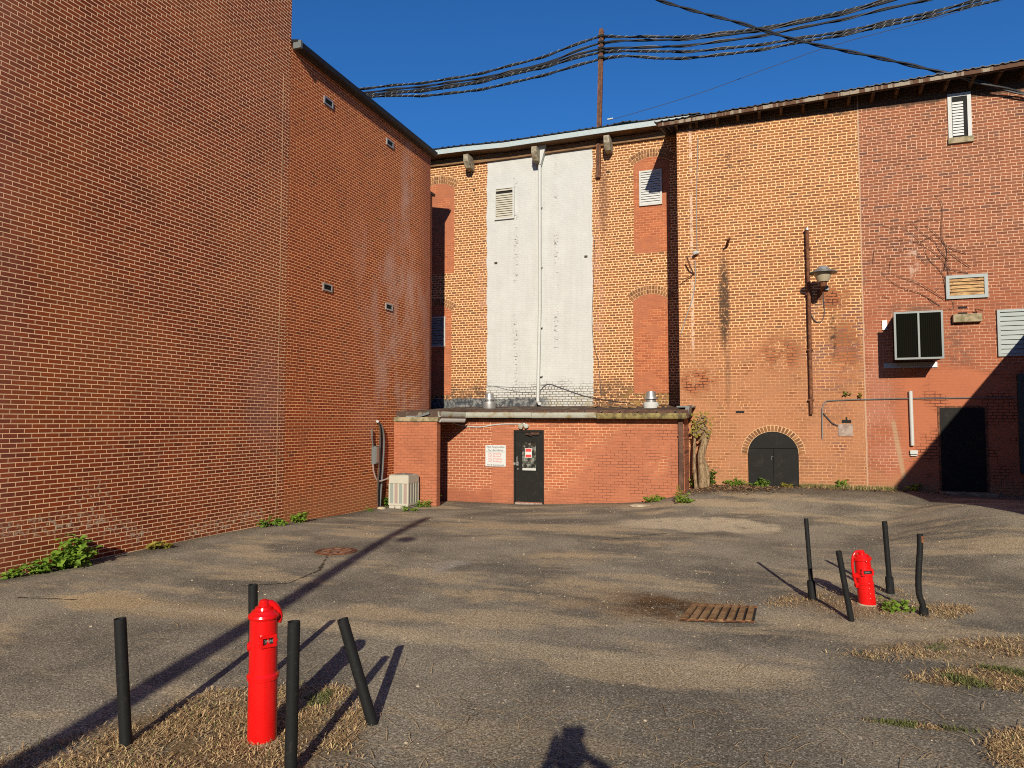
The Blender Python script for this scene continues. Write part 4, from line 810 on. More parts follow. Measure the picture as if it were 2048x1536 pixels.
# cables
YC = YM + .02
CB = (("topmost lashed cable bundle running off the mast tip", ((560, 190), (640, 184), (725, 177), (900, 158), (1050, 124), (1140, 94), (1203, 73), (1260, 74), (1400, 71), (1545, 52), (1650, 31), (1775, 0), (1840, -18)), .034, True),
      ("smooth black cable just below the topmost bundle on the mast", ((560, 192), (640, 190), (740, 184), (930, 161), (1080, 129), (1203, 86), (1300, 81), (1420, 74), (1560, 54), (1700, 24), (1790, 0), (1850, -18)), .032, False),
      ("plain black cable third down the mast, crossing the lashed ones", ((560, 194), (640, 192), (760, 187), (940, 165), (1100, 126), (1203, 98), (1300, 95), (1420, 86), (1550, 66), (1700, 35), (1850, 0), (1900, -14)), .034, False),
      ("lashed cable bundle fourth down the mast", ((560, 198), (640, 194), (735, 190), (900, 175), (1060, 141), (1203, 105), (1300, 103), (1420, 100), (1580, 80), (1750, 50), (1960, 0), (2010, -14)), .036, True),
      ("lowest lashed cable bundle sagging from the mast", ((560, 203), (640, 198), (750, 193), (880, 189), (1000, 171), (1120, 141), (1203, 118), (1250, 112), (1330, 117), (1450, 109), (1600, 85), (1780, 50), (1995, 0), (2050, -16)), .036, True))
for label, path, r, lash in CB:
    cp = curve_pts([onY(x, y, YC + max(0, x - 1300) * .0012) for x, y in path], .12); ct = thing("cable_bundle", cp[len(cp) // 2], label, "cable", "cables on the mast")
    b = MB(); b.tube(cp, r, 8); b.build("sheath", MT['cable'], ct, True)
    # second strand wound loosely round the first
    b = MB(); h2 = []; up = Vector((0, 0, 1)); L = 0
    for i, q in enumerate(cp):
        if i: L += (q - cp[i - 1]).length
        t = (cp[min(i + 1, len(cp) - 1)] - cp[max(i - 1, 0)]).normalized(); s_ = t.cross(up).normalized(); u_ = s_.cross(t); a_ = L * (2 * pi / 2.3)
        h2.append(q + (s_ * cos(a_) + u_ * sin(a_)) * (r + .012))
    b.tube(h2, .018, 6); b.build("strand", MT['cable'], ct, True)
    if lash:
        b = MB(); L = 0; pts = []
        fine = curve_pts(cp[::3], .035)
        for i, q in enumerate(fine):
            if i: L += (q - fine[i - 1]).length
            t = (fine[min(i + 1, len(fine) - 1)] - fine[max(i - 1, 0)]).normalized(); s_ = t.cross(up).normalized(); u_ = s_.cross(t); a_ = L * (2 * pi / .26) + 5 * mnoise.noise(Vector((L * .6, 0, 0)))
            pts.append(q + (s_ * cos(a_) + u_ * sin(a_)) * (r + .006))
        b.tube(pts, .0075, 4); b.build("lashing", MT['lash'], ct, True)
path = ((1270, -16), (1315, 0), (1400, 25), (1480, 46), (1600, 82), (1750, 114), (1900, 149), (2048, 188), (2130, 212))
cp = curve_pts([onY(x, y, 20.9 - max(0, min(x, 1900) - 1500) * .0031 + max(0, x - 1900) * .0012) for x, y in path], .08); tw = thing("service_cable", cp[10], "thick twisted black service cable crossing in front of the others at upper right", "cable")
for ph in (0, pi):
    b = MB(); L = 0; pts = []
    for i, q in enumerate(cp):
        if i: L += (q - cp[i - 1]).length
        t = (cp[min(i + 1, len(cp) - 1)] - cp[max(i - 1, 0)]).normalized(); s_ = t.cross(Vector((0, 0, 1))).normalized(); u_ = s_.cross(t); a_ = L * 2 * pi / 1.6 + ph
        pts.append(q + (s_ * cos(a_) + u_ * sin(a_)) * .026)
    b.tube(pts, .025, 6); b.build("strand", MT['cable'], tw, True)
gw = thing("guy_wire", onY(1400, 185, YM + .3), "hair thin guy wire rising right from the roof beside the mast", "wire")
b = MB(); b.tube(curve_pts([onY(x, y, YM + .3) for x, y in ((1228, 238), (1400, 186), (1650, 96), (1860, 40), (1990, 0), (2030, -12))], .4), .009, 5); b.build("wire", MT['wire'], gw, True)
b = MB(); b.tube([onY(1215, 239, YM + .3), onY(1226, 237, YM + .3)], .03, 8); b.build("insulator", MT['white'], gw, True)

# roof vents and wires on the extension roof
for (x, yt, yb_, rr, label) in ((979, 790, 808, .17, "dented galvanised roof vent cap in front of the left edge of the white strip"), (1302, 786, 809, .17, "shiny stepped roof vent cap at the right end of the extension roof")):
    Y = 20.9 if x < 1100 else 20.6; p = onY(x, yb_, Y); zt = onY(x, yt, Y).z; h = zt - p.z + .04; vt = thing("roof_vent", p, label, "roof vent", "roof vents on the extension")
    b = MB(); b.lathe([(-.35, rr * 1.0), (.0, rr * 1.35), (.06, rr * 1.3), (.07, rr)], p, (0, 0, 1), 18); b.build("flashing", MT['white'] if x > 1100 else MT['galv'], vt, True)
    b = MB(); b.lathe([(.05, rr * .8), (h * .4, rr * .8), (h * .42, rr * 1.15), (h * .6, rr * 1.05), (h * .62, rr * .85), (h, rr * .75), (h + .02, rr * .3)], p, (0, 0, 1), 18); b.build("cap", MT['galv'], vt, True)
b = MB(); b.tube(curve_pts([onY(x, y, YM - .04) for x, y in ((1070, 800), (1078, 785), (1095, 768), (1120, 775), (1170, 792), (1215, 800), (1260, 806))], .1), .009, 5); tag(b.build("roof_cable", MT['wire'], None, True), "loose grey wire peaking on the white strip and trailing to the right", "wire")
b = MB(); b.tube(curve_pts([onY(x, y, YM - .02) for x, y in ((900, 779), (960, 776), (985, 772), (1010, 778), (1040, 784), (1075, 786))], .1), .005, 5); b.tube(curve_pts([onY(x, y, YM - .02) for x, y in ((985, 772), (1040, 775), (1075, 772), (1100, 768))], .1), .004, 5); tag(b.build("wall_wire", MT['grey'], None, True), "faint thin wires strung across the foot of the white strip", "wire")
b = MB(); b.tube(curve_pts([onY(x, y, YM - .03) for x, y in ((1189, 480), (1187, 560), (1184, 640), (1188, 690), (1196, 720), (1200, 760), (1201, 790))], .15), .008, 5); tag(b.build("hanging_wire", MT['wire'], None, True), "thin dark wire hanging down the right edge of the white strip", "wire")
b = MB()
for k in range(26):
    x = rnd.uniform(1180, 1345); p = onY(x, 806, 20.6 + rnd.uniform(-.3, 1.2)); p.z = 2.41 + (p.y - 18.66) * .063 + .02; a_ = rnd.uniform(0, 6.28); b.obox(p, (cos(a_) * .12, sin(a_) * .12, .01), (-sin(a_) * .03, cos(a_) * .03, 0), (0, 0, .015))
tag(b.build("roof_debris", MT['brownleaf']), "scattered twigs and litter on the extension roof", "litter", kind="stuff")

# =================================================================== YARD OBJECTS
# condenser
p = onY(777, 1022, 16.75); x0 = p.x; zb = gz(x0 + .3, 16.9); wd, dp_, ht = .585, .60, .88
ac = thing("condenser_unit", (x0 + wd / 2, 16.75 + dp_ / 2, zb), "beige air conditioning condenser with pink and green panels beside the wing wall", "condenser")
Y0, Y1 = 16.75, 16.75 + dp_; X1 = x0 + wd
b = MB(); b.box(x0, X1, Y0, Y1, zb + .65, zb + ht - .02); b.box(x0 + .02, X1 - .02, Y0 + .02, Y1 - .02, zb + ht - .02, zb + ht); b.box(x0 + .02, X1 - .02, Y0 + .02, Y1 - .02, zb + .02, zb + .65); b.build("cabinet", MT['slat'], ac, bevel=.012)
b = MB()
for i in range(5):
    xx = x0 + i * (wd - .045) / 4; b.box(xx, xx + .045, Y0 - .004, Y0 + .02, zb + .13, zb + .65); yy = Y0 + i * (dp_ - .045) / 4; b.box(X1 - .02, X1 + .004, yy, yy + .045, zb + .13, zb + .65)
b.box(x0 - .002, X1 + .002, Y0 - .006, Y1, zb + .08, zb + .13)
for i in range(3): b.box(x0 + .02 + i * .19, x0 + .17 + i * .19, Y0 - .004, Y1 - .02, zb - .02, zb + .075)
b.build("frame_bars", MT['slat'], ac)
for i in range(4):
    xx = x0 + .045 + i * (wd - .045) / 4; b = MB(); w_ = (wd - .045) / 4 - .045; b.box(xx, xx + w_, Y0 + .006, Y0 + .019, zb + .13, zb + .645); b.build("panel", MT['bluegrey' if i % 2 == 0 else 'pinkgrey'], ac)
for i in range(4):
    yy = Y0 + .045 + i * (dp_ - .045) / 4; b = MB(); b.box(X1 - .019, X1 - .006, yy, yy + (dp_ - .045) / 4 - .045, zb + .13, zb + .645); b.build("panel", MT['bluegrey'], ac)
b = MB(); b.lathe([(0, .25), (.012, .25), (.014, .05), (.03, .05)], ((x0 + X1) / 2, (Y0 + Y1) / 2, zb + ht), (0, 0, 1), 24); b.build("fan_guard", MT['grey'], ac)
# disconnect box with conduits on left wall
c = onX(748, 910, XL); eb = thing("disconnect_box", c, "grey electrical box with conduit bends on the orange red brick above the condenser", "electrical box")
t0, b0 = onX(745, 892, XL), onX(745, 928, XL)
b = MB(); b.box(XL, XL + .12, c.y - .13, c.y + .13, b0.z, t0.z); b.build("box", MT['grey'], eb, bevel=.006)
b = MB(); b.box(XL + .121, XL + .135, c.y - .11, c.y + .02, b0.z + .04, t0.z - .03); b.build("cover", MT['galv'], eb)
b = MB(); b.tube(curve_pts([onX(x, y, XL + .06) for x, y in ((746, 892), (744, 875), (744, 858))], .05), .018, 7); b.build("conduit", MT['grey'], eb, True)
b = MB(); b.tube(curve_pts([onX(746, 928, XL + .06), onX(748, 945, XL + .06), onX(757, 962, XL + .1), Vector((XL + .28, 16.85, .62)), Vector((x0 - .0, 16.95, .5))], .05), .02, 7); b.build("whip", MT['pinkgrey'], eb, True)
pb2 = thing("pipe_bundle", onX(760, 930, XL), "bundle of dark lagged pipes curving out of the wall behind the condenser", "pipe")
for k, (dx, r, m_) in enumerate(((0, .032, MT['wire']), (5, .024, MT['grey']), (-3, .02, MT['vine']))):
    b = MB(); b.tube(curve_pts([onX(x + dx * f_, y, XL + .05 + .03 * k) for x, y, f_ in ((755, 843, 0), (761, 853, .6), (763, 880, 1), (761, 930, 1), (758, 970, 1), (757, 1012, .6))], .08), r, 7); b.build("pipe", m_, pb2, True)
b = MB(); b.tube([onX(754, 842, XL), onX(755, 843, XL + .12)], .035, 8); b.build("wall_sleeve", MT['white'], pb2, True)

# stones
for (x, y, r, label) in ((763, 1018, .13, "pale stone by the foot of the pipe bundle"), (1283, 1012, .32, "flat pale concrete chunk on the asphalt in front of the extension"), (1398, 1000, .0, "")):
    if not r: continue
    p = ground(x, y); b = MB(); vs = []; n = 14
    for j in range(4):
        for i in range(n): a_ = 2 * pi * i / n; rr = r * (1, .95, .7, .25)[j] * (1 + .18 * mnoise.noise(Vector((cos(a_) * 1.5, sin(a_) * 1.5, r * 9 + j * .3)))); vs.append(p + Vector((cos(a_) * rr, sin(a_) * rr * .55, (0, .35, .6, .68)[j] * r * (.8 if r < .2 else .25) - .01)))
    b.add(vs, [(j * n + i, j * n + (i + 1) % n, (j + 1) * n + (i + 1) % n, (j + 1) * n + i) for j in range(3) for i in range(n)] + [tuple(range(3 * n, 4 * n))]); tag(b.build("stone", MT['stone'], None, True), label, "stone")

# manhole cover
p = ground(672, 1103); mh = thing("manhole_cover", p, "round rusty manhole cover with a cast pattern in the asphalt", "manhole cover"); R_ = .29
b = MB(); b.lathe([(-.03, R_ + .05), (.008, R_ + .05), (.010, R_ + .005), (-.005, R_ + .004), (-.006, .02)], p, (0, 0, 1), 40); b.build("rim", MT['rust'], mh, True)
b = MB(); b.lathe([(-.02, R_ - .004), (.006, R_ - .004), (.007, .01)], p, (0, 0, 1), 40); b.build("lid", mat2("worn_iron", (.22, .13, .09), (.32, .22, .16), 9), mh, True)
b = MB()
for i in range(8):
    a_ = i * pi / 4; b.obox(p + Vector((cos(a_) * .18, sin(a_) * .18, .010)), (cos(a_) * .07, sin(a_) * .07, 0), (-sin(a_) * .016, cos(a_) * .016, 0), (0, 0, .006))
for r_ in (.10, .265):
    b.lathe([(.004, r_ + .012), (.016, r_ + .01), (.016, r_ - .01), (.004, r_ - .012)], p, (0, 0, 1), 36)
b.build("cast_ribs", MT['rust'], mh)
# drain grate
q = [ground(x, y) + Vector((0, 0, .012)) for x, y in ((1385, 1211), (1514, 1217), (1508, 1247), (1359, 1243))]
gr = thing("drain_grate", (q[0] + q[2]) / 2, "rusty slatted drain grate set in the asphalt beside the dark damp patch", "drain grate")
b = MB(); cc = (q[0] + q[1] + q[2] + q[3]) / 4; b.prism([v + Vector((0, 0, -.004)) for v in q], (0, 0, -.004), (0, 0, 0)); b.build("pit", MT['dark'], gr)
b = MB(); nb = 8
for i in range(nb):
    f0, f1 = (i + .06) / nb, (i + .72) / nb; A1, A2 = q[0].lerp(q[1], f0), q[0].lerp(q[1], f1); B1, B2 = q[3].lerp(q[2], f0), q[3].lerp(q[2], f1); b.prism([A1, A2, B2, B1], (0, 0, -.003), (0, 0, .022))
b.build("bars", mat2("rusty_iron", (.17, .095, .042), (.27, .165, .08), 6, .4, .6, .85, 0, .003), gr)
b = MB()
for a_, c_ in ((q[0], q[1]), (q[3], q[2])): b.prism([a_ + (c_ - a_) * -.01, c_ + (c_ - a_) * .01, c_ + (c_ - a_) * .01 + (cc - c_) * .12, a_ + (cc - a_) * .12], (0, 0, -.004), (0, 0, .014))
b.build("rim", MT['rust'], gr)

# bollards ---------------------------------------------------------
def bollard(base, top, r, label, group, sleeve=None, bend=None):
    d = (top - base); t = thing("bollard", base, label, "bollard", group); L = d.length; n = d.normalized()
    pts = [base - n * .15] + ([base + n * (L * f) + LAT * o for f, o in bend] if bend else []) + [top]
    if bend: pts = curve_pts(pts, .05)
    b = MB(); b.tube(pts, r, 20, cap=False); u = (pts[-1] - pts[-2]).normalized()
    b.tube([top, top - u * .12], r * .84, 20, cap=False)
    o1, o2 = len(b.v) - 40, len(b.v)                      # annular lip
    s_ = (len(pts) - 1) * 20
    up = None
    b.tube([top - u * .001, top + u * .0005], [r, r * .86], 20, cap=False)
    b.build("pipe", MT['bollard'], t, True)
    b = MB(); b.lathe([(0, r * .85), (.004, r * .8)], top - u * .10, u, 16); b.build("plug", MT['dark'], t)
    if sleeve:
        b = MB(); b.tube([base - n * .12, base + n * sleeve[0], base + n * (sleeve[0] + .012)], [sleeve[1], sleeve[1], r * 1.02], 20); b.build("sleeve", MT['bollard'], t, True)
    return t
def bol(bp, tp_, r, label, group, ztop=None, toward=0.0, **k):
    base = ground(*bp); dd = depth(base); top = atd(*tp_, dd + toward); return bollard(base, top, r, label, group, **k)
GL = "bollards guarding the near red post"; GR = "bollards guarding the far red post"
bol((252, 1493), (240, 1237), .0375, "black pipe bollard in dry grass, leftmost beside the near red post", GL)
base = atd(507, 1366, 5.75); base.z = gz(base.x, base.y); bollard(base, atd(506, 1169, 5.75), .036, "black pipe bollard standing mostly hidden behind the near red post", GL)
bol((581, 1552), (588, 1243), .0375, "black pipe bollard in front and right of the near red post, foot below the frame", GL)
bol((745, 1447), (685, 1238), .0385, "black pipe bollard leaning far over to the left on the asphalt edge", GL)
bol((1625, 1200), (1612, 1037), .0255, "tall slim black bollard with a long sleeve foot, left of the far red post", GR, sleeve=(.22, .046), toward=.05)
bol((1703, 1242), (1677, 1102), .030, "plain black bollard tilting left in front of the far red post", GR)
bol((1781, 1187), (1769, 1043), .031, "black bollard with a thick sleeve foot, behind and right of the far red post", GR, sleeve=(.20, .047))
bol((1848, 1231), (1840, 1068), .031, "crooked black bollard with a rusty hole near its top, rightmost", GR, sleeve=(.075, .045), bend=((.12, -.005), (.22, -.035), (.36, -.045), (.6, -.03), (.8, -.01)))
hb = [o for o in bpy.data.objects if o.name.startswith("bollard")][-1]
dd = depth(Vector(hb.location)); tq = atd(1840, 1068, dd); b = MB(); q = atd(1842, 1078, dd) - FWD * .031; b.obox(q, LAT * .014, FWD * .004, (0, 0, .036)); b.build("rust_hole", MT['rust'], hb, bevel=.003)

# red indicator posts ----------------------------------------------
def post(base, lean, h, win_dir, label, full, arm_dir):
    t = thing("indicator_post", base, label, "valve post", "red indicator valve posts"); ax = lean.normalized(); S = h / .92
    r = .0915
    if full: prof = [(-.2, r * 1.03), (.40 * S, r * 1.02), (.405 * S, r * 1.12), (.43 * S, r * 1.14), (.445 * S, r * 1.0), (.60 * S, r), (.795 * S, r * .98), (.80 * S, r * 1.08), (.812 * S, r * 1.13), (.825 * S, r * 1.08), (.832 * S, r * .94), (.85 * S, r * .84), (.856 * S, r * .66), (.872 * S, r * .60), (.878 * S, r * .40)]
    else: prof = [(-.2, r * 1.0), (.22, r * 1.0), (.225, r * 1.05), (.24, r * 1.05), (.245, r * .96), (h - .12, r * .92), (h - .115, r * 1.1), (h - .085, r * 1.1), (h - .08, r * .9), (h - .05, r * .7), (h - .045, r * .42)]
    b = MB(); b.lathe(prof, base, ax, 40); b.build("barrel", MT['red'], t, True)
    top = base + ax * prof[-1][0]
    b = MB(); b.lathe([(-.005, .036), (.022, .036), (.026, .030), (.036, .029), (.042, .016)], top, ax, 14); b.build("stem_nut", MT['red'], t, True)
    wd_ = (win_dir - ax * win_dir.dot(ax)).normalized(); sd = ax.cross(wd_).normalized(); zc = base + ax * ((.665 * S) if full else h * .60)
    b = MB(); ww, wh, ft = (.044, .030, .010) if full else (.056, .028, .010); o_ = zc + wd_ * (r * (.90 if full else .86))
    b.obox(o_ + ax * wh, sd * (ww + ft), wd_ * .022, ax * ft); b.obox(o_ - ax * wh, sd * (ww + ft), wd_ * .022, ax * ft); b.obox(o_ + sd * ww, sd * ft, wd_ * .0215, ax * (wh - ft)); b.obox(o_ - sd * ww, sd * ft, wd_ * .0215, ax * (wh - ft))
    for s1 in (-1, 1): b.lathe([(0, .008), (.018, .008), (.020, .004)], o_ + sd * s1 * (ww + .012), wd_, 8)
    fr = b.build("window_frame", MT['red'], t, bevel=.003)
    b = MB(); b.obox(o_, sd * (ww - ft), wd_ * .008, ax * (wh - ft)); b.build("window_glass", MT['black'], fr)
    # lettering behind glass
    b = MB(); text_into(b, "OPEN", 0, 0, 0, .024, None, None, ""); lx = sd if sd.dot(LAT) > 0 else -sd
    b.v = [o_ + wd_ * .0095 + lx * v.x * 1.0 + ax * (v.z - .009) for v in b.v]; b.build("window_text", MT['signw'], fr)
    # wrench arm stowed over top and down one side
    ad = (arm_dir - ax * arm_dir.dot(ax)).normalized()
    if full:
        pts = curve_pts([top + ax * .015, top + ad * .045 + ax * .012, top + ad * .08 + ax * -.02, base + ax * (.80 * S) + ad * (r * 1.12), base + ax * (.76 * S) + ad * (r * 1.0)], .02); rr = .022
        lug = base + ax * (.62 * S) - ad * r
        b = MB(); b.lathe([(-.02, .03), (.006, .03), (.012, .02)], lug, -ad, 12); b.build("side_boss", MT['red'], t, True)
        b = MB(); b.lathe([(-.03, .04), (-.008, .03), (-.004, .02)], base + ax * (.73 * S) + (wd_ - ad * .0) * r * .98 + ax * .03, wd_, 14); b.build("hood", MT['red'], t, True)
    else:
        pts = curve_pts([top + ax * .02, top + ad * .06 + ax * .025, top + ad * .105 - ax * .02, base + ax * (h * .72) + ad * (r * 1.38), base + ax * (h * .52) + ad * (r * 1.32), base + ax * (h * .32) + ad * (r * 1.12)], .02); rr = .015
        b = MB(); b.lathe([(-.03, .03), (.04, .03), (.048, .02)], base + ax * (h * .53) + ad * r, ad, 10); b.build("side_boss", MT['red'], t, True); b = MB(); b.lathe([(-.03, .022), (.03, .022)], base + ax * (h * .36) + ad * r, ad, 10); b.build("side_boss", MT['red'], t, True)
        for k in range(5): b = MB(); b.lathe([(-.01, .012), (.012, .012), (.016, .006)], base + ax * (h * (.12 + .09 * k if k < 4 else .80)) + wd_ * (r * .97), wd_, 8); b.build("bolt", MT['red'], t, True)
    b = MB(); b.tube(pts, rr, 10); b.build("wrench_arm", MT['red'], t, True)
    b = MB(); b.obox(base + ax * ((.40 if full else .2) * S) + wd_ * r * 1.0 - ax * 0, sd * .02, wd_ * .004, ax * .03); b.build("cast_mark", MT['red'], t)
    b = MB(); b.lathe([(-.06, .115), (.003, .112), (.008, .098)], base, (0, 0, 1), 24); b.build("concrete_collar", MT['stone'], t)
bs = ground(524, 1480)
post(bs, Vector((-.004, 0, 1)), .92, (-FWD + LAT * .75), "big glossy red indicator post in the dry grass at lower left", True, (LAT + FWD * .5))
bs = ground(1735, 1208); tp_ = atd(1722, 1099, depth(bs) + .03)
post(bs, (tp_ - bs), (tp_ - bs).length, -FWD, "smaller red indicator post leaning left among the far bollards", False, (-LAT - FWD * .1))

# =================================================================== PLANTS
def leafy(name, c, r, h, n, ls, m, label, cat="weed", up=.3, against=None, parts=True):
    t = thing(name, c, label, cat); b = MB(); s = MB(); ns = max(3, n // 14); tips = []
    for i in range(ns):
        a = rnd.uniform(0, 2 * pi); rr = r * sqrt(rnd.random()); hh = h * (1 - .65 * (rr / r) ** 1.5) * rnd.uniform(.55, 1.0)
        p1_ = c + Vector((cos(a) * rr, sin(a) * rr, hh)); p0_ = c + Vector((cos(a) * rr * .25, sin(a) * rr * .25, -.02))
        if against: p1_ = against(p1_)
        s.tube([p0_, p0_.lerp(p1_, .5) + Vector((0, 0, .05 * h)), p1_], [.006, .005, .002], 4); tips.append((p0_, p1_))
    for i in range(n):
        p0_, p1_ = rnd.choice(tips); f = rnd.uniform(.25, 1.05); q = p0_.lerp(p1_, f) + Vector((rnd.uniform(-1, 1), rnd.uniform(-1, 1), rnd.uniform(-.6, .8))) * ls * .45
        if against: q = against(q)
        a = rnd.uniform(0, 2 * pi); d = Vector((cos(a), sin(a), rnd.uniform(-.55, .55))).normalized(); L = ls * rnd.uniform(.6, 1.15); w_ = L * .30; nm = Vector((rnd.uniform(-.5, .5), rnd.uniform(-.9, .2), 1)).normalized()
        sd = d.cross(nm).normalized() * w_; dn = d.cross(sd).normalized() * -1
        if dn.z < 0: dn = -dn
        e = q + d * L; m1 = q + d * L * .35; m2 = q + d * L * .7; lift = dn * L * .10
        b.add([q, m1 - sd + lift, m1, m1 + sd + lift, m2 - sd * .75 + lift * .6, m2, m2 + sd * .75 + lift * .6, e - dn * L * .12], [(0, 2, 1), (0, 3, 2), (1, 2, 5, 4), (2, 3, 6, 5), (4, 5, 7), (5, 6, 7)])
    s.build("stems", MT['stem'], t); b.build("leaves", m, t); return t
keepL = lambda q: Vector((max(q.x, XL + .03), q.y, max(q.z, gz(q.x, q.y) + .01)))
keepR = lambda q: Vector((q.x, min(q.y, YR - .06), max(q.z, gz(q.x, min(q.y, YR)) + .01)))
keepE = lambda q: Vector((q.x, min(q.y, YE - .03), max(q.z, gz(q.x, q.y) + .01)))
def wl(x, y, off=.16): p = onX(x, y, XL + off); p.z = gz(p.x, p.y); return p
for (x, y, r, h, n, ls, m, label) in (
        (38, 1148, .16, .20, 50, .10, 'leaf', "small bright green sprig nearest the left edge at the brick foot"), (76, 1140, .20, .24, 80, .10, 'leaf', "medium bright green weed between the sprig and the big weed on the left wall"),
        (140, 1122, .34, .52, 330, .135, 'leaf', "big bushy bright green weed against the dark red brick"), (308, 1100, .24, .16, 70, .12, 'leaf3', "low yellowish green weed further along the dark red brick"),
        (533, 1056, .16, .22, 60, .10, 'leaf2', "dark green weed clump just left of the wall joint"), (560, 1052, .22, .20, 90, .10, 'leaf', "spreading light green weed below the wall joint"), (594, 1048, .22, .36, 110, .11, 'leaf', "upright green weed just right of the wall joint")):
    leafy("weed", wl(x, y), r, h, n, ls, MT[m], label, against=keepL)
for (x, y, r, h, n, ls, m, label) in (
        (765, 1012, .18, .28, 70, .10, 'leaf2', "dark weed tucked behind the condenser by the pipes"), (818, 1022, .20, .24, 80, .09, 'leaf', "bright weed in front of the condenser corner"), (848, 1014, .18, .26, 80, .09, 'leaf', "leafy weed between the condenser and the wing wall foot"), (868, 1010, .24, .36, 130, .10, 'leaf', "largest weed at the foot of the wing wall"),
        (736, 1022, .12, .12, 26, .08, 'leaf2', "tiny weed left of the pipe bundle foot")):
    p = ground(x, y); leafy("weed", p, r, h, n, ls, MT[m], label, against=keepL)
for (x, y, r, h, n, ls, m, label) in (
        (1308, 1003, .34, .24, 150, .09, 'leaf', "low spreading weed at the extension foot left of its downpipe"), (1358, 1004, .16, .55, 60, .08, 'leaf3', "yellowing weed climbing beside the extension downpipe"), (1374, 1008, .24, .26, 100, .09, 'leaf', "green weed sprouting at the downpipe outlet")):
    p = ground(x, y); p.y = min(p.y, YE - .12); p.z = gz(p.x, p.y); leafy("weed", p, r, h, n, ls, MT[m], label, against=keepE)
for (x, y, r, h, n, ls, m, label) in (
        (1388, 975, .14, .60, 90, .10, 'leaf', "upright green weed on the left side of the dead vine stump"), (1424, 972, .18, .75, 110, .10, 'leaf2', "straggly green weed climbing right of the dead vine stump"), (1470, 970, .40, .26, 170, .09, 'leaf', "wide low weed between the stump and the arched hatch"),
        (1524, 972, .20, .28, 90, .10, 'leaf', "weed growing in front of the left hatch door"), (1578, 974, .26, .14, 80, .08, 'leaf3', "thin yellow weed in front of the right hatch door"), (1694, 976, .26, .30, 110, .09, 'leaf', "bright weed at the brick foot below the grey patch board"),
        (1832, 985, .20, .26, 80, .09, 'leaf', "weed at the edge of the big shadow by the red brick")):
    p = onY(x, y, YR - .15); p.z = gz(p.x, p.y); leafy("weed", p, r, h, n, ls, MT[m], label, against=keepR)
for (x, y, r, h, n, ls, m, label) in ((1522, 1000, .14, .12, 40, .08, 'leaf2', "small weed on the asphalt out from the arched hatch"), (1428, 1012, .16, .16, 50, .08, 'leaf2', "small weed in the dirt out from the dead vine stump"), (1798, 1222, .22, .16, 110, .07, 'leaf', "green weed between the far red post and the crooked bollard"), (1655, 1405, .0, 0, 0, 0, '', "")):
    if n: leafy("weed", ground(x, y), r, h, n, ls, MT[m], label)
for (x, y, lab) in ((1690, 790, "little fern like sprig growing from the brick above the conduit"), (1720, 793, "dry yellow sprig on the brick joint above the conduit")):
    p = onY(x, y, YR - .05); leafy("wall_sprig", p, .09, .10, 26, .07, MT['leaf2' if x < 1700 else 'leaf3'], lab, "sprig", against=lambda q: Vector((q.x, min(q.y, YR - .02), q.z)))

# dead vine stump
sp_ = onY(1405, 975, 19.45); sp_.z = gz(sp_.x, sp_.y); stp = thing("dead_vine_stump", sp_, "gnarled pale dead vine trunk climbing at the right end of the extension", "stump")
b = MB(); base = sp_
def gn(pts, rs, n=12):
    P = curve_pts(pts, .06); R = []
    for i, q in enumerate(P):
        f = i / (len(P) - 1) * (len(rs) - 1); k = min(int(f), len(rs) - 2); R.append((rs[k] + (rs[k + 1] - rs[k]) * (f - k)) * (1 + .22 * mnoise.noise(q * 5)))
    b.tube(P, R, n)
gn([base + Vector((.02, 0, -.15)), base + Vector((.0, 0, .35)), base + Vector((-.03, .05, .8)), base + Vector((.06, .12, 1.2)), base + Vector((.12, .2, 1.5))], [.15, .11, .09, .09, .13])
gn([base + Vector((.12, 0, -.1)), base + Vector((.13, .05, .4)), base + Vector((.05, .1, .75))], [.08, .055, .04], 8)
gn([base + Vector((-.16, 0, -.1)), base + Vector((-.2, .0, .6)), base + Vector((-.2, .1, 1.2)), base + Vector((-.15, .2, 1.7))], [.05, .045, .04, .03], 8)
b.build("trunk", MT['bark'], stp, True)
b = MB()
for k in range(34):
    q = base + Vector((rnd.uniform(-.22, .16), .15 + rnd.uniform(-.1, .12), rnd.uniform(1.30, 1.85))); d_ = Vector((rnd.uniform(-1, 1), rnd.uniform(-.7, .3), rnd.uniform(-1, 1))).normalized() * rnd.uniform(.06, .16); b.tube([q - d_, q + Vector((.02, -.03, .02)), q + d_ * .8], [rnd.uniform(.01, .03), rnd.uniform(.02, .035), .008], 6)
b.build("knotted_crown", MT['bark'], stp, True)
b = MB()
for k in range(70):
    q = base + Vector((rnd.uniform(-.28, .25), .1 + rnd.uniform(-.15, .1), rnd.uniform(1.3, 2.0))); a = rnd.uniform(0, 6.28); d_ = Vector((cos(a), -.3, sin(a))).normalized() * .09; s_ = d_.cross(Vector((.2, 1, .1))).normalized() * .028; b.add([q, q + d_ * .5 + s_, q + d_, q + d_ * .5 - s_], [(0, 1, 2, 3)])
b.build("withered_leaves", MT['leaf3'], stp)

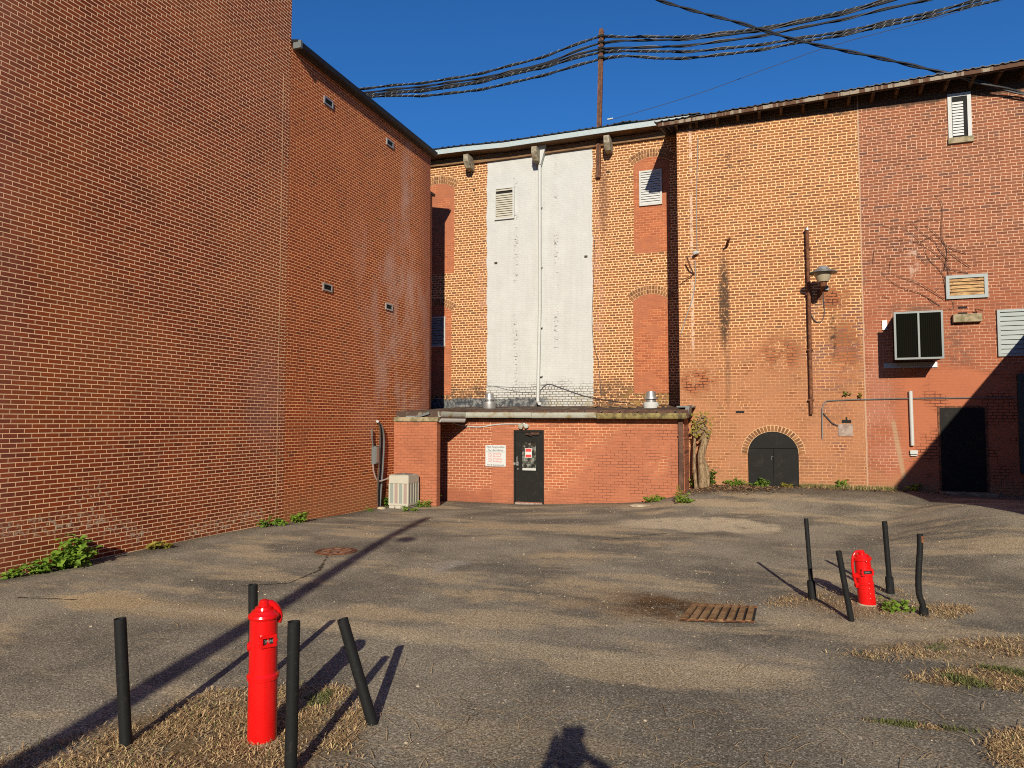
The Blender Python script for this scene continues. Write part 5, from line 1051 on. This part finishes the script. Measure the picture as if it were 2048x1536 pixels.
# dry grass --------------------------------------------------------
def inpoly(x, y, P):
    c = False; j = len(P) - 1
    for i in range(len(P)):
        if ((P[i][1] > y) != (P[j][1] > y)) and x < (P[j][0] - P[i][0]) * (y - P[i][1]) / (P[j][1] - P[i][1]) + P[i][0]: c = not c
        j = i
    return c
def grass(name, polypx, n, hmin, hmax, greens, label, clump=.10, flat=.5, edge=.15, wid=.0028):
    P = [tuple(onZ(x, y, 0)[:2]) for x, y in polypx]; xs_, ys_ = [p[0] for p in P], [p[1] for p in P]; b = MB(); k = 0; tries = 0
    while k < n and tries < n * 40:
        tries += 1; x = rnd.uniform(min(xs_) - edge, max(xs_) + edge); y = rnd.uniform(min(ys_) - edge, max(ys_) + edge)
        if not inpoly(x + rnd.gauss(0, edge * .4), y + rnd.gauss(0, edge * .4), P): continue
        dens = mnoise.noise(Vector((x * 3.2, y * 3.2, 1))) * .5 + .5
        if rnd.random() > (dens - .22) * 1.9: continue
        gn_ = mnoise.noise(Vector((x * 2.3, y * 2.3, 8))) * .5 + .5
        gsel = gn_ > 1 - greens or rnd.random() < greens * .15
        b.mi = 2 if gsel else (1 if rnd.random() < .42 else 0)
        h = rnd.uniform(hmin, hmax) * (.6 + dens * .8); a = rnd.uniform(0, 2 * pi); lean = rnd.uniform(flat * 1.2, flat * 9) if not gsel else rnd.uniform(.3, 1.6)
        d = Vector((cos(a), sin(a), 0)); up_ = Vector((0, 0, 1)); q = Vector((x, y, gz(x, y) + rnd.uniform(-.005, .018))); s = Vector((-sin(a), cos(a), 0)) * wid * rnd.uniform(.7, 1.6)
        m_ = q + (d * lean + up_).normalized() * h * .55; bend = rnd.uniform(-.9, .5); cv = Vector((rnd.uniform(-1, 1), rnd.uniform(-1, 1), 0)); e = m_ + (d * 1.2 + cv + up_ * bend).normalized() * h * .6
        if e.z < gz(x, y) + .004: e.z = gz(x, y) + .004 + rnd.uniform(0, .012)
        b.add([q - s, q + s, m_ + s * .8, m_ - s * .8, e], [(0, 1, 2, 3), (3, 2, 4)]); k += 1
    o = b.build(name, [MT['straw'], MT['brownleaf'], MT['grass']]); return tag(o, label, "grass", kind="stuff")
grass("dry_grass", ((-20, 1545), (60, 1500), (200, 1462), (300, 1440), (360, 1412), (430, 1385), (500, 1378), (600, 1370), (660, 1372), (720, 1388), (745, 1420), (720, 1450), (700, 1480), (712, 1545), (700, 1600), (-40, 1600)), 15000, .02, .065, .22, "dry straw coloured grass patch round the near red post and bollards", edge=.12, wid=.0026)
grass("dry_grass", ((1560, 1196), (1640, 1178), (1760, 1170), (1830, 1180), (1880, 1205), (1945, 1215), (1930, 1238), (1840, 1243), (1700, 1240), (1640, 1225)), 2400, .015, .05, .15, "thin scruffy dry grass round the far red post and bollards", edge=.15)
grass("dry_grass", ((1845, 1212), (1935, 1212), (1950, 1225), (1900, 1240), (1850, 1240)), 1100, .02, .08, .1, "tuft of straw grass right of the crooked bollard", edge=.05)
grass("dry_grass", ((1640, 1315), (1720, 1305), (1850, 1292), (1960, 1280), (2060, 1276), (2060, 1312), (1900, 1318), (1760, 1324)), 2300, .02, .07, .25, "upper strip of mixed dry and green grass at the right edge", edge=.12)
grass("dry_grass", ((1800, 1360), (1900, 1345), (1960, 1335), (2060, 1350), (2060, 1388), (1980, 1378), (1880, 1372)), 2500, .02, .09, .32, "lower strip of mixed dry and green grass at the right edge", edge=.10)
grass("dry_grass", ((1985, 1480), (2060, 1462), (2060, 1560), (2010, 1545)), 2300, .02, .07, .2, "orange dry grass in the lower right corner", edge=.1)
grass("dry_grass", ((1430, 1210), (1560, 1198), (1600, 1200), (1640, 1205), (1560, 1215)), 700, .02, .05, .1, "sparse dry grass between the drain grate and the far bollards", edge=.2)
grass("dry_grass", ((1700, 1440), (1830, 1452), (1960, 1468), (1990, 1472), (1830, 1460)), 500, .02, .05, .55, "thin line of grass in the crack near the lower right", edge=.03)
grass("green_grass", ((1600, 978), (1690, 979), (1760, 985), (1780, 990), (1700, 995), (1620, 988)), 0, .04, .12, .9, "x") if False else None
b = MB()
for k in range(3600):
    x = rnd.uniform(.75, 2.95); y = YR - .02 - abs(rnd.gauss(0, .16)) - (.15 * rnd.random() if x > 1.4 else 0); z = gz(x, y); h = rnd.uniform(.05, .16); a = rnd.uniform(0, 6.28); d = Vector((cos(a) * .5, sin(a) * .5 - .1, 1)).normalized(); s = Vector((-sin(a), cos(a), 0)) * .005; q = Vector((x, y, z - .01)); b.mi = 0 if rnd.random() < .7 else 1
    b.add([q - s, q + s, q + d * h], [(0, 1, 2)])
tag(b.build("green_grass", [MT['grass'], MT['straw']]), "strip of green grass along the foot of the brick right of the arched hatch", "grass", kind="stuff")
# leaf litter on the dirt by the stump, straw and stone chips on the asphalt
b = MB()
for k in range(2600):
    if k < 1500: x, y = -1.0 + rnd.gauss(0, .65), 19.2 + rnd.gauss(0, .35)
    else: x, y = rnd.uniform(-1.8, 4), 19.6 + rnd.gauss(0, .2)
    if y > YR - .03 or (x < -1.98 and y > 18.8): continue
    q = Vector((x, y, gz(x, y) + .012)); a = rnd.uniform(0, 6.28); L = rnd.uniform(.015, .05); d = Vector((cos(a), sin(a), rnd.uniform(-.2, .7))) * L; s = Vector((-sin(a), cos(a), rnd.uniform(-.3, .3))) * L * .5; b.mi = rnd.choice((0, 0, 1, 2)); b.add([q - d, q + s, q + d, q - s], [(0, 1, 2, 3)])
tag(b.build("leaf_litter", [MT['brownleaf'], MT['bark'], MT['vine']]), "brown leaf litter on the dirt by the dead vine stump and hatch", "leaf litter", kind="stuff")
b = MB()
for k in range(1100):
    d_ = rnd.uniform(3.2, 18) ; l_ = rnd.uniform(-.62, .70) * d_; p = FWD * d_ + LAT * l_
    if p.x < XL + .1 or p.y > YE - .15: continue
    q = Vector((p.x, p.y, gz(p.x, p.y))); s = rnd.uniform(.003, .008) * (1 + (d_ > 7) * .4) * (1.8 if rnd.random() < .05 else 1); vs = []
    for i in range(5): a = i * 1.2566 + rnd.uniform(-.3, .3); vs.append(q + Vector((cos(a) * s * rnd.uniform(.7, 1.4), sin(a) * s, -.002)))
    vs += [q + (v - q) * .55 + Vector((0, 0, s * .8)) for v in vs]; b.add(vs, [(i, (i + 1) % 5, 5 + (i + 1) % 5, 5 + i) for i in range(5)] + [(5, 6, 7, 8, 9)])
tag(b.build("stone_chips", MT['stone']), "pale stone chips and grit scattered over the asphalt", "gravel", kind="stuff")
b = MB()
for k in range(520):
    d_ = rnd.uniform(3.2, 9); l_ = rnd.uniform(-.55, .72) * d_
    if rnd.random() < .6: d_ = rnd.uniform(3.3, 5.5); l_ = rnd.uniform(-.3, .75) * d_
    p = FWD * d_ + LAT * l_; a = rnd.gauss(.4, .9); L = rnd.uniform(.03, .14); d = Vector((cos(a), sin(a), 0)) * L; s = Vector((-sin(a), cos(a), 0)) * .0022; q = Vector((p.x, p.y, gz(p.x, p.y) + .012)); kx = Vector((rnd.uniform(-.01, .01), rnd.uniform(-.01, .01), .006))
    b.mi = 0 if rnd.random() < .8 else 1; b.add([q - d - s, q - d + s, q + kx + s, q + kx - s, q + d + s, q + d - s], [(0, 1, 2, 3), (3, 2, 4, 5)])
tag(b.build("loose_straw", [MT['straw'], MT['brownleaf']]), "loose straw stalks lying on the near asphalt", "straw", kind="stuff")

# =================================================================== BEHIND THE CAMERA: what throws the long shadows
tipg = Vector((-7.52, 15.1, gz(-7.52, 15.1))); az = radians(15.3); Lp = 21.5; pb_ = tipg - Vector((-sin(az), cos(az), 0)) * Lp; hp = tipg.z + Lp * SH
pb_ = tipg - Vector((-sin(AZ), cos(AZ), 0)) * Lp
up_ = thing("utility_pole", (pb_.x, pb_.y, 0), "wooden utility pole behind the camera, its shadow crossing the yard", "pole")
b = MB(); b.tube([(pb_.x, pb_.y, -.3), (pb_.x, pb_.y, hp)], [.145, .105], 14); b.build("post", MT['poleW'], up_, True)
lg = ground(812, 1079); Ll = (Vector((lg.x, lg.y, 0)) - Vector((pb_.x, pb_.y, 0))).dot(Vector((-sin(AZ), cos(AZ), 0))); lp_ = lg - D * (Ll / cos(EL))
b = MB(); b.lathe([(-.1, .10), (-.06, .17), (.02, .19), (.10, .12), (.14, .05)], lp_, (0, 0, 1), 14); b.build("lamp_head", MT['grey'], up_, True)
b = MB(); b.tube([(pb_.x, pb_.y, lp_.z - .15), lp_ + Vector((0, 0, .1))], .015, 6); b.build("lamp_arm", MT['galv'], up_)

# photographer holding the phone overhead
def skin(name, J, E_, m, parent, sub=2):
    """J: joint -> (point, radius)"""
    names = list(J); me = bpy.data.meshes.new(name); off = Vector(parent.location) if parent else Vector()
    q = parent
    me.from_pydata([tuple(Vector(J[k][0]) - off) for k in names], [(names.index(a), names.index(c)) for a, c in E_], [])
    o = bpy.data.objects.new(name, me); col.objects.link(o); o.parent = parent
    sk = o.modifiers.new("skin", 'SKIN'); sk.use_smooth_shade = True
    if not me.skin_vertices: return o
    for i, k in enumerate(names):
        r = J[k][1]; me.skin_vertices[0].data[i].radius = r if isinstance(r, tuple) else (r, r)
    me.skin_vertices[0].data[0].use_root = True
    ss = o.modifiers.new("sub", 'SUBSURF'); ss.levels = sub; ss.render_levels = sub; me.materials.append(m); return o
ppos = -FWD * .29 + LAT * (-.05); ppos.z = gz(ppos.x, ppos.y)
per = thing("person", ppos, "person in grey shirt and jeans holding a phone up overhead, behind the camera", "person")
def W(l, f, z): return ppos + LAT * l + FWD * f + Vector((0, 0, z * 1.02 if z < 1.8 else z - .27))
J = dict(pelvis=(W(0, 0, .95), (.15, .11)), waist=(W(0, 0, 1.10), (.14, .10)), chest=(W(0, .02, 1.32), (.17, .12)), neckb=(W(0, .02, 1.50), .07), neck=(W(0, .03, 1.56), .055), head0=(W(0, .05, 1.64), .08), head1=(W(0, .05, 1.72), .092), head2=(W(0, .04, 1.785), .075),
         hipL=(W(-.10, 0, .90), .095), kneeL=(W(-.12, .03, .50), .062), ankL=(W(-.13, -.01, .10), .042), toeL=(W(-.15, .15, .04), .035), hipR=(W(.10, 0, .90), .095), kneeR=(W(.12, .03, .50), .062), ankR=(W(.13, -.01, .10), .042), toeR=(W(.15, .15, .04), .035),
         shL=(W(-.18, .02, 1.44), .062), elL=(W(-.15, .10, 1.56), .055), wrL=(W(-.095, .22, 1.97), .034), haL=(W(-.08, .245, 2.05), .030), shR=(W(.18, .02, 1.44), .062), elR=(W(.27, .15, 1.60), .042), wrR=(W(.12, .22, 1.97), .030), haR=(W(.09, .255, 2.045), .028))
ED = [("pelvis", "waist"), ("waist", "chest"), ("chest", "neckb"), ("neckb", "neck"), ("neck", "head0"), ("head0", "head1"), ("head1", "head2")]
for s in "LR": ED += [("pelvis", "hip" + s), ("hip" + s, "knee" + s), ("knee" + s, "ank" + s), ("ank" + s, "toe" + s), ("chest", "sh" + s), ("sh" + s, "el" + s), ("el" + s, "wr" + s), ("wr" + s, "ha" + s)]
for s, sx in (("L", -1), ("R", 1)):
    hc = Vector(J["ha" + s][0])
    for k in range(4):
        a_ = hc + LAT * (sx * .002) + Vector((0, 0, -.025 + k * .019)) + FWD * .012; J[f"f{s}{k}a"] = (a_, .009); J[f"f{s}{k}b"] = (a_ - LAT * (sx * .03) + FWD * .012, .0085); J[f"f{s}{k}c"] = (a_ - LAT * (sx * (.052 if k < 3 else .045)) + FWD * .008, .0075)
        ED += [("ha" + s, f"f{s}{k}a"), (f"f{s}{k}a", f"f{s}{k}b"), (f"f{s}{k}b", f"f{s}{k}c")]
    a_ = hc + Vector((0, 0, -.03)) - FWD * .01; J[f"t{s}a"] = (a_, .0105); J[f"t{s}b"] = (a_ - LAT * (sx * .035) + Vector((0, 0, .015)), .0095); ED += [("ha" + s, f"t{s}a"), (f"t{s}a", f"t{s}b")]
body = skin("body", J, ED, MT['skin'], per, 2)
T_ = {k: (v[0], tuple(x + .016 for x in v[1]) if isinstance(v[1], tuple) else v[1] + .016) for k, v in J.items()}
skin("shirt", {k: T_[k] for k in ("pelvis", "waist", "chest", "neckb", "shL", "elL", "shR", "elR")}, [("pelvis", "waist"), ("waist", "chest"), ("chest", "neckb"), ("chest", "shL"), ("shL", "elL"), ("chest", "shR"), ("shR", "elR")], MT['shirt'], per, 2)
T_["pelvis"] = (T_["pelvis"][0] - Vector((0, 0, .02)), (.165, .125))
skin("jeans", {k: T_[k] for k in ("pelvis", "hipL", "kneeL", "ankL", "hipR", "kneeR", "ankR")}, [("pelvis", "hipL"), ("hipL", "kneeL"), ("kneeL", "ankL"), ("pelvis", "hipR"), ("hipR", "kneeR"), ("kneeR", "ankR")], MT['denim'], per, 2)
for s in (-1, 1): b = MB(); b.lathe([(-.14, .035), (-.10, .05), (.02, .055), (.12, .05), (.16, .03)], W(s * .14, .06, .045), FWD, 12); b.build("shoe", MT['black'], per, True)
b = MB(); b.lathe([(-.05, .100), (.0, .104), (.05, .092), (.085, .055), (.095, .02)], W(0, .03, 1.755), (0, 0, 1), 18); b.build("hair", MT['hair'], per, True)
b = MB(); b.lathe([(-.02, .006), (0, .016), (.03, .008)], W(0, .145, 1.685), FWD, 8); b.build("nose", MT['skin'], per, True)
for s in (-1, 1): b = MB(); b.lathe([(-.008, .012), (.004, .010), (.008, .003)], W(s * .032, .132, 1.715), FWD, 8); b.build("eye", MT['white'], per, True)
b = MB(); b.obox(W(0, .137, 1.645), LAT * .024, FWD * .006, (0, 0, .005)); b.build("mouth", MT['stickred'], per)
b = MB(); b.obox(Vector((0, 0, EYE)) - FWD * .035 + Vector((0, 0, .0)), LAT * .080, FWD * .005, (0, 0, .042)); tag(b.build("phone", MT['black'], bevel=.004), "black phone held up sideways in both hands of the person behind the camera", "phone")
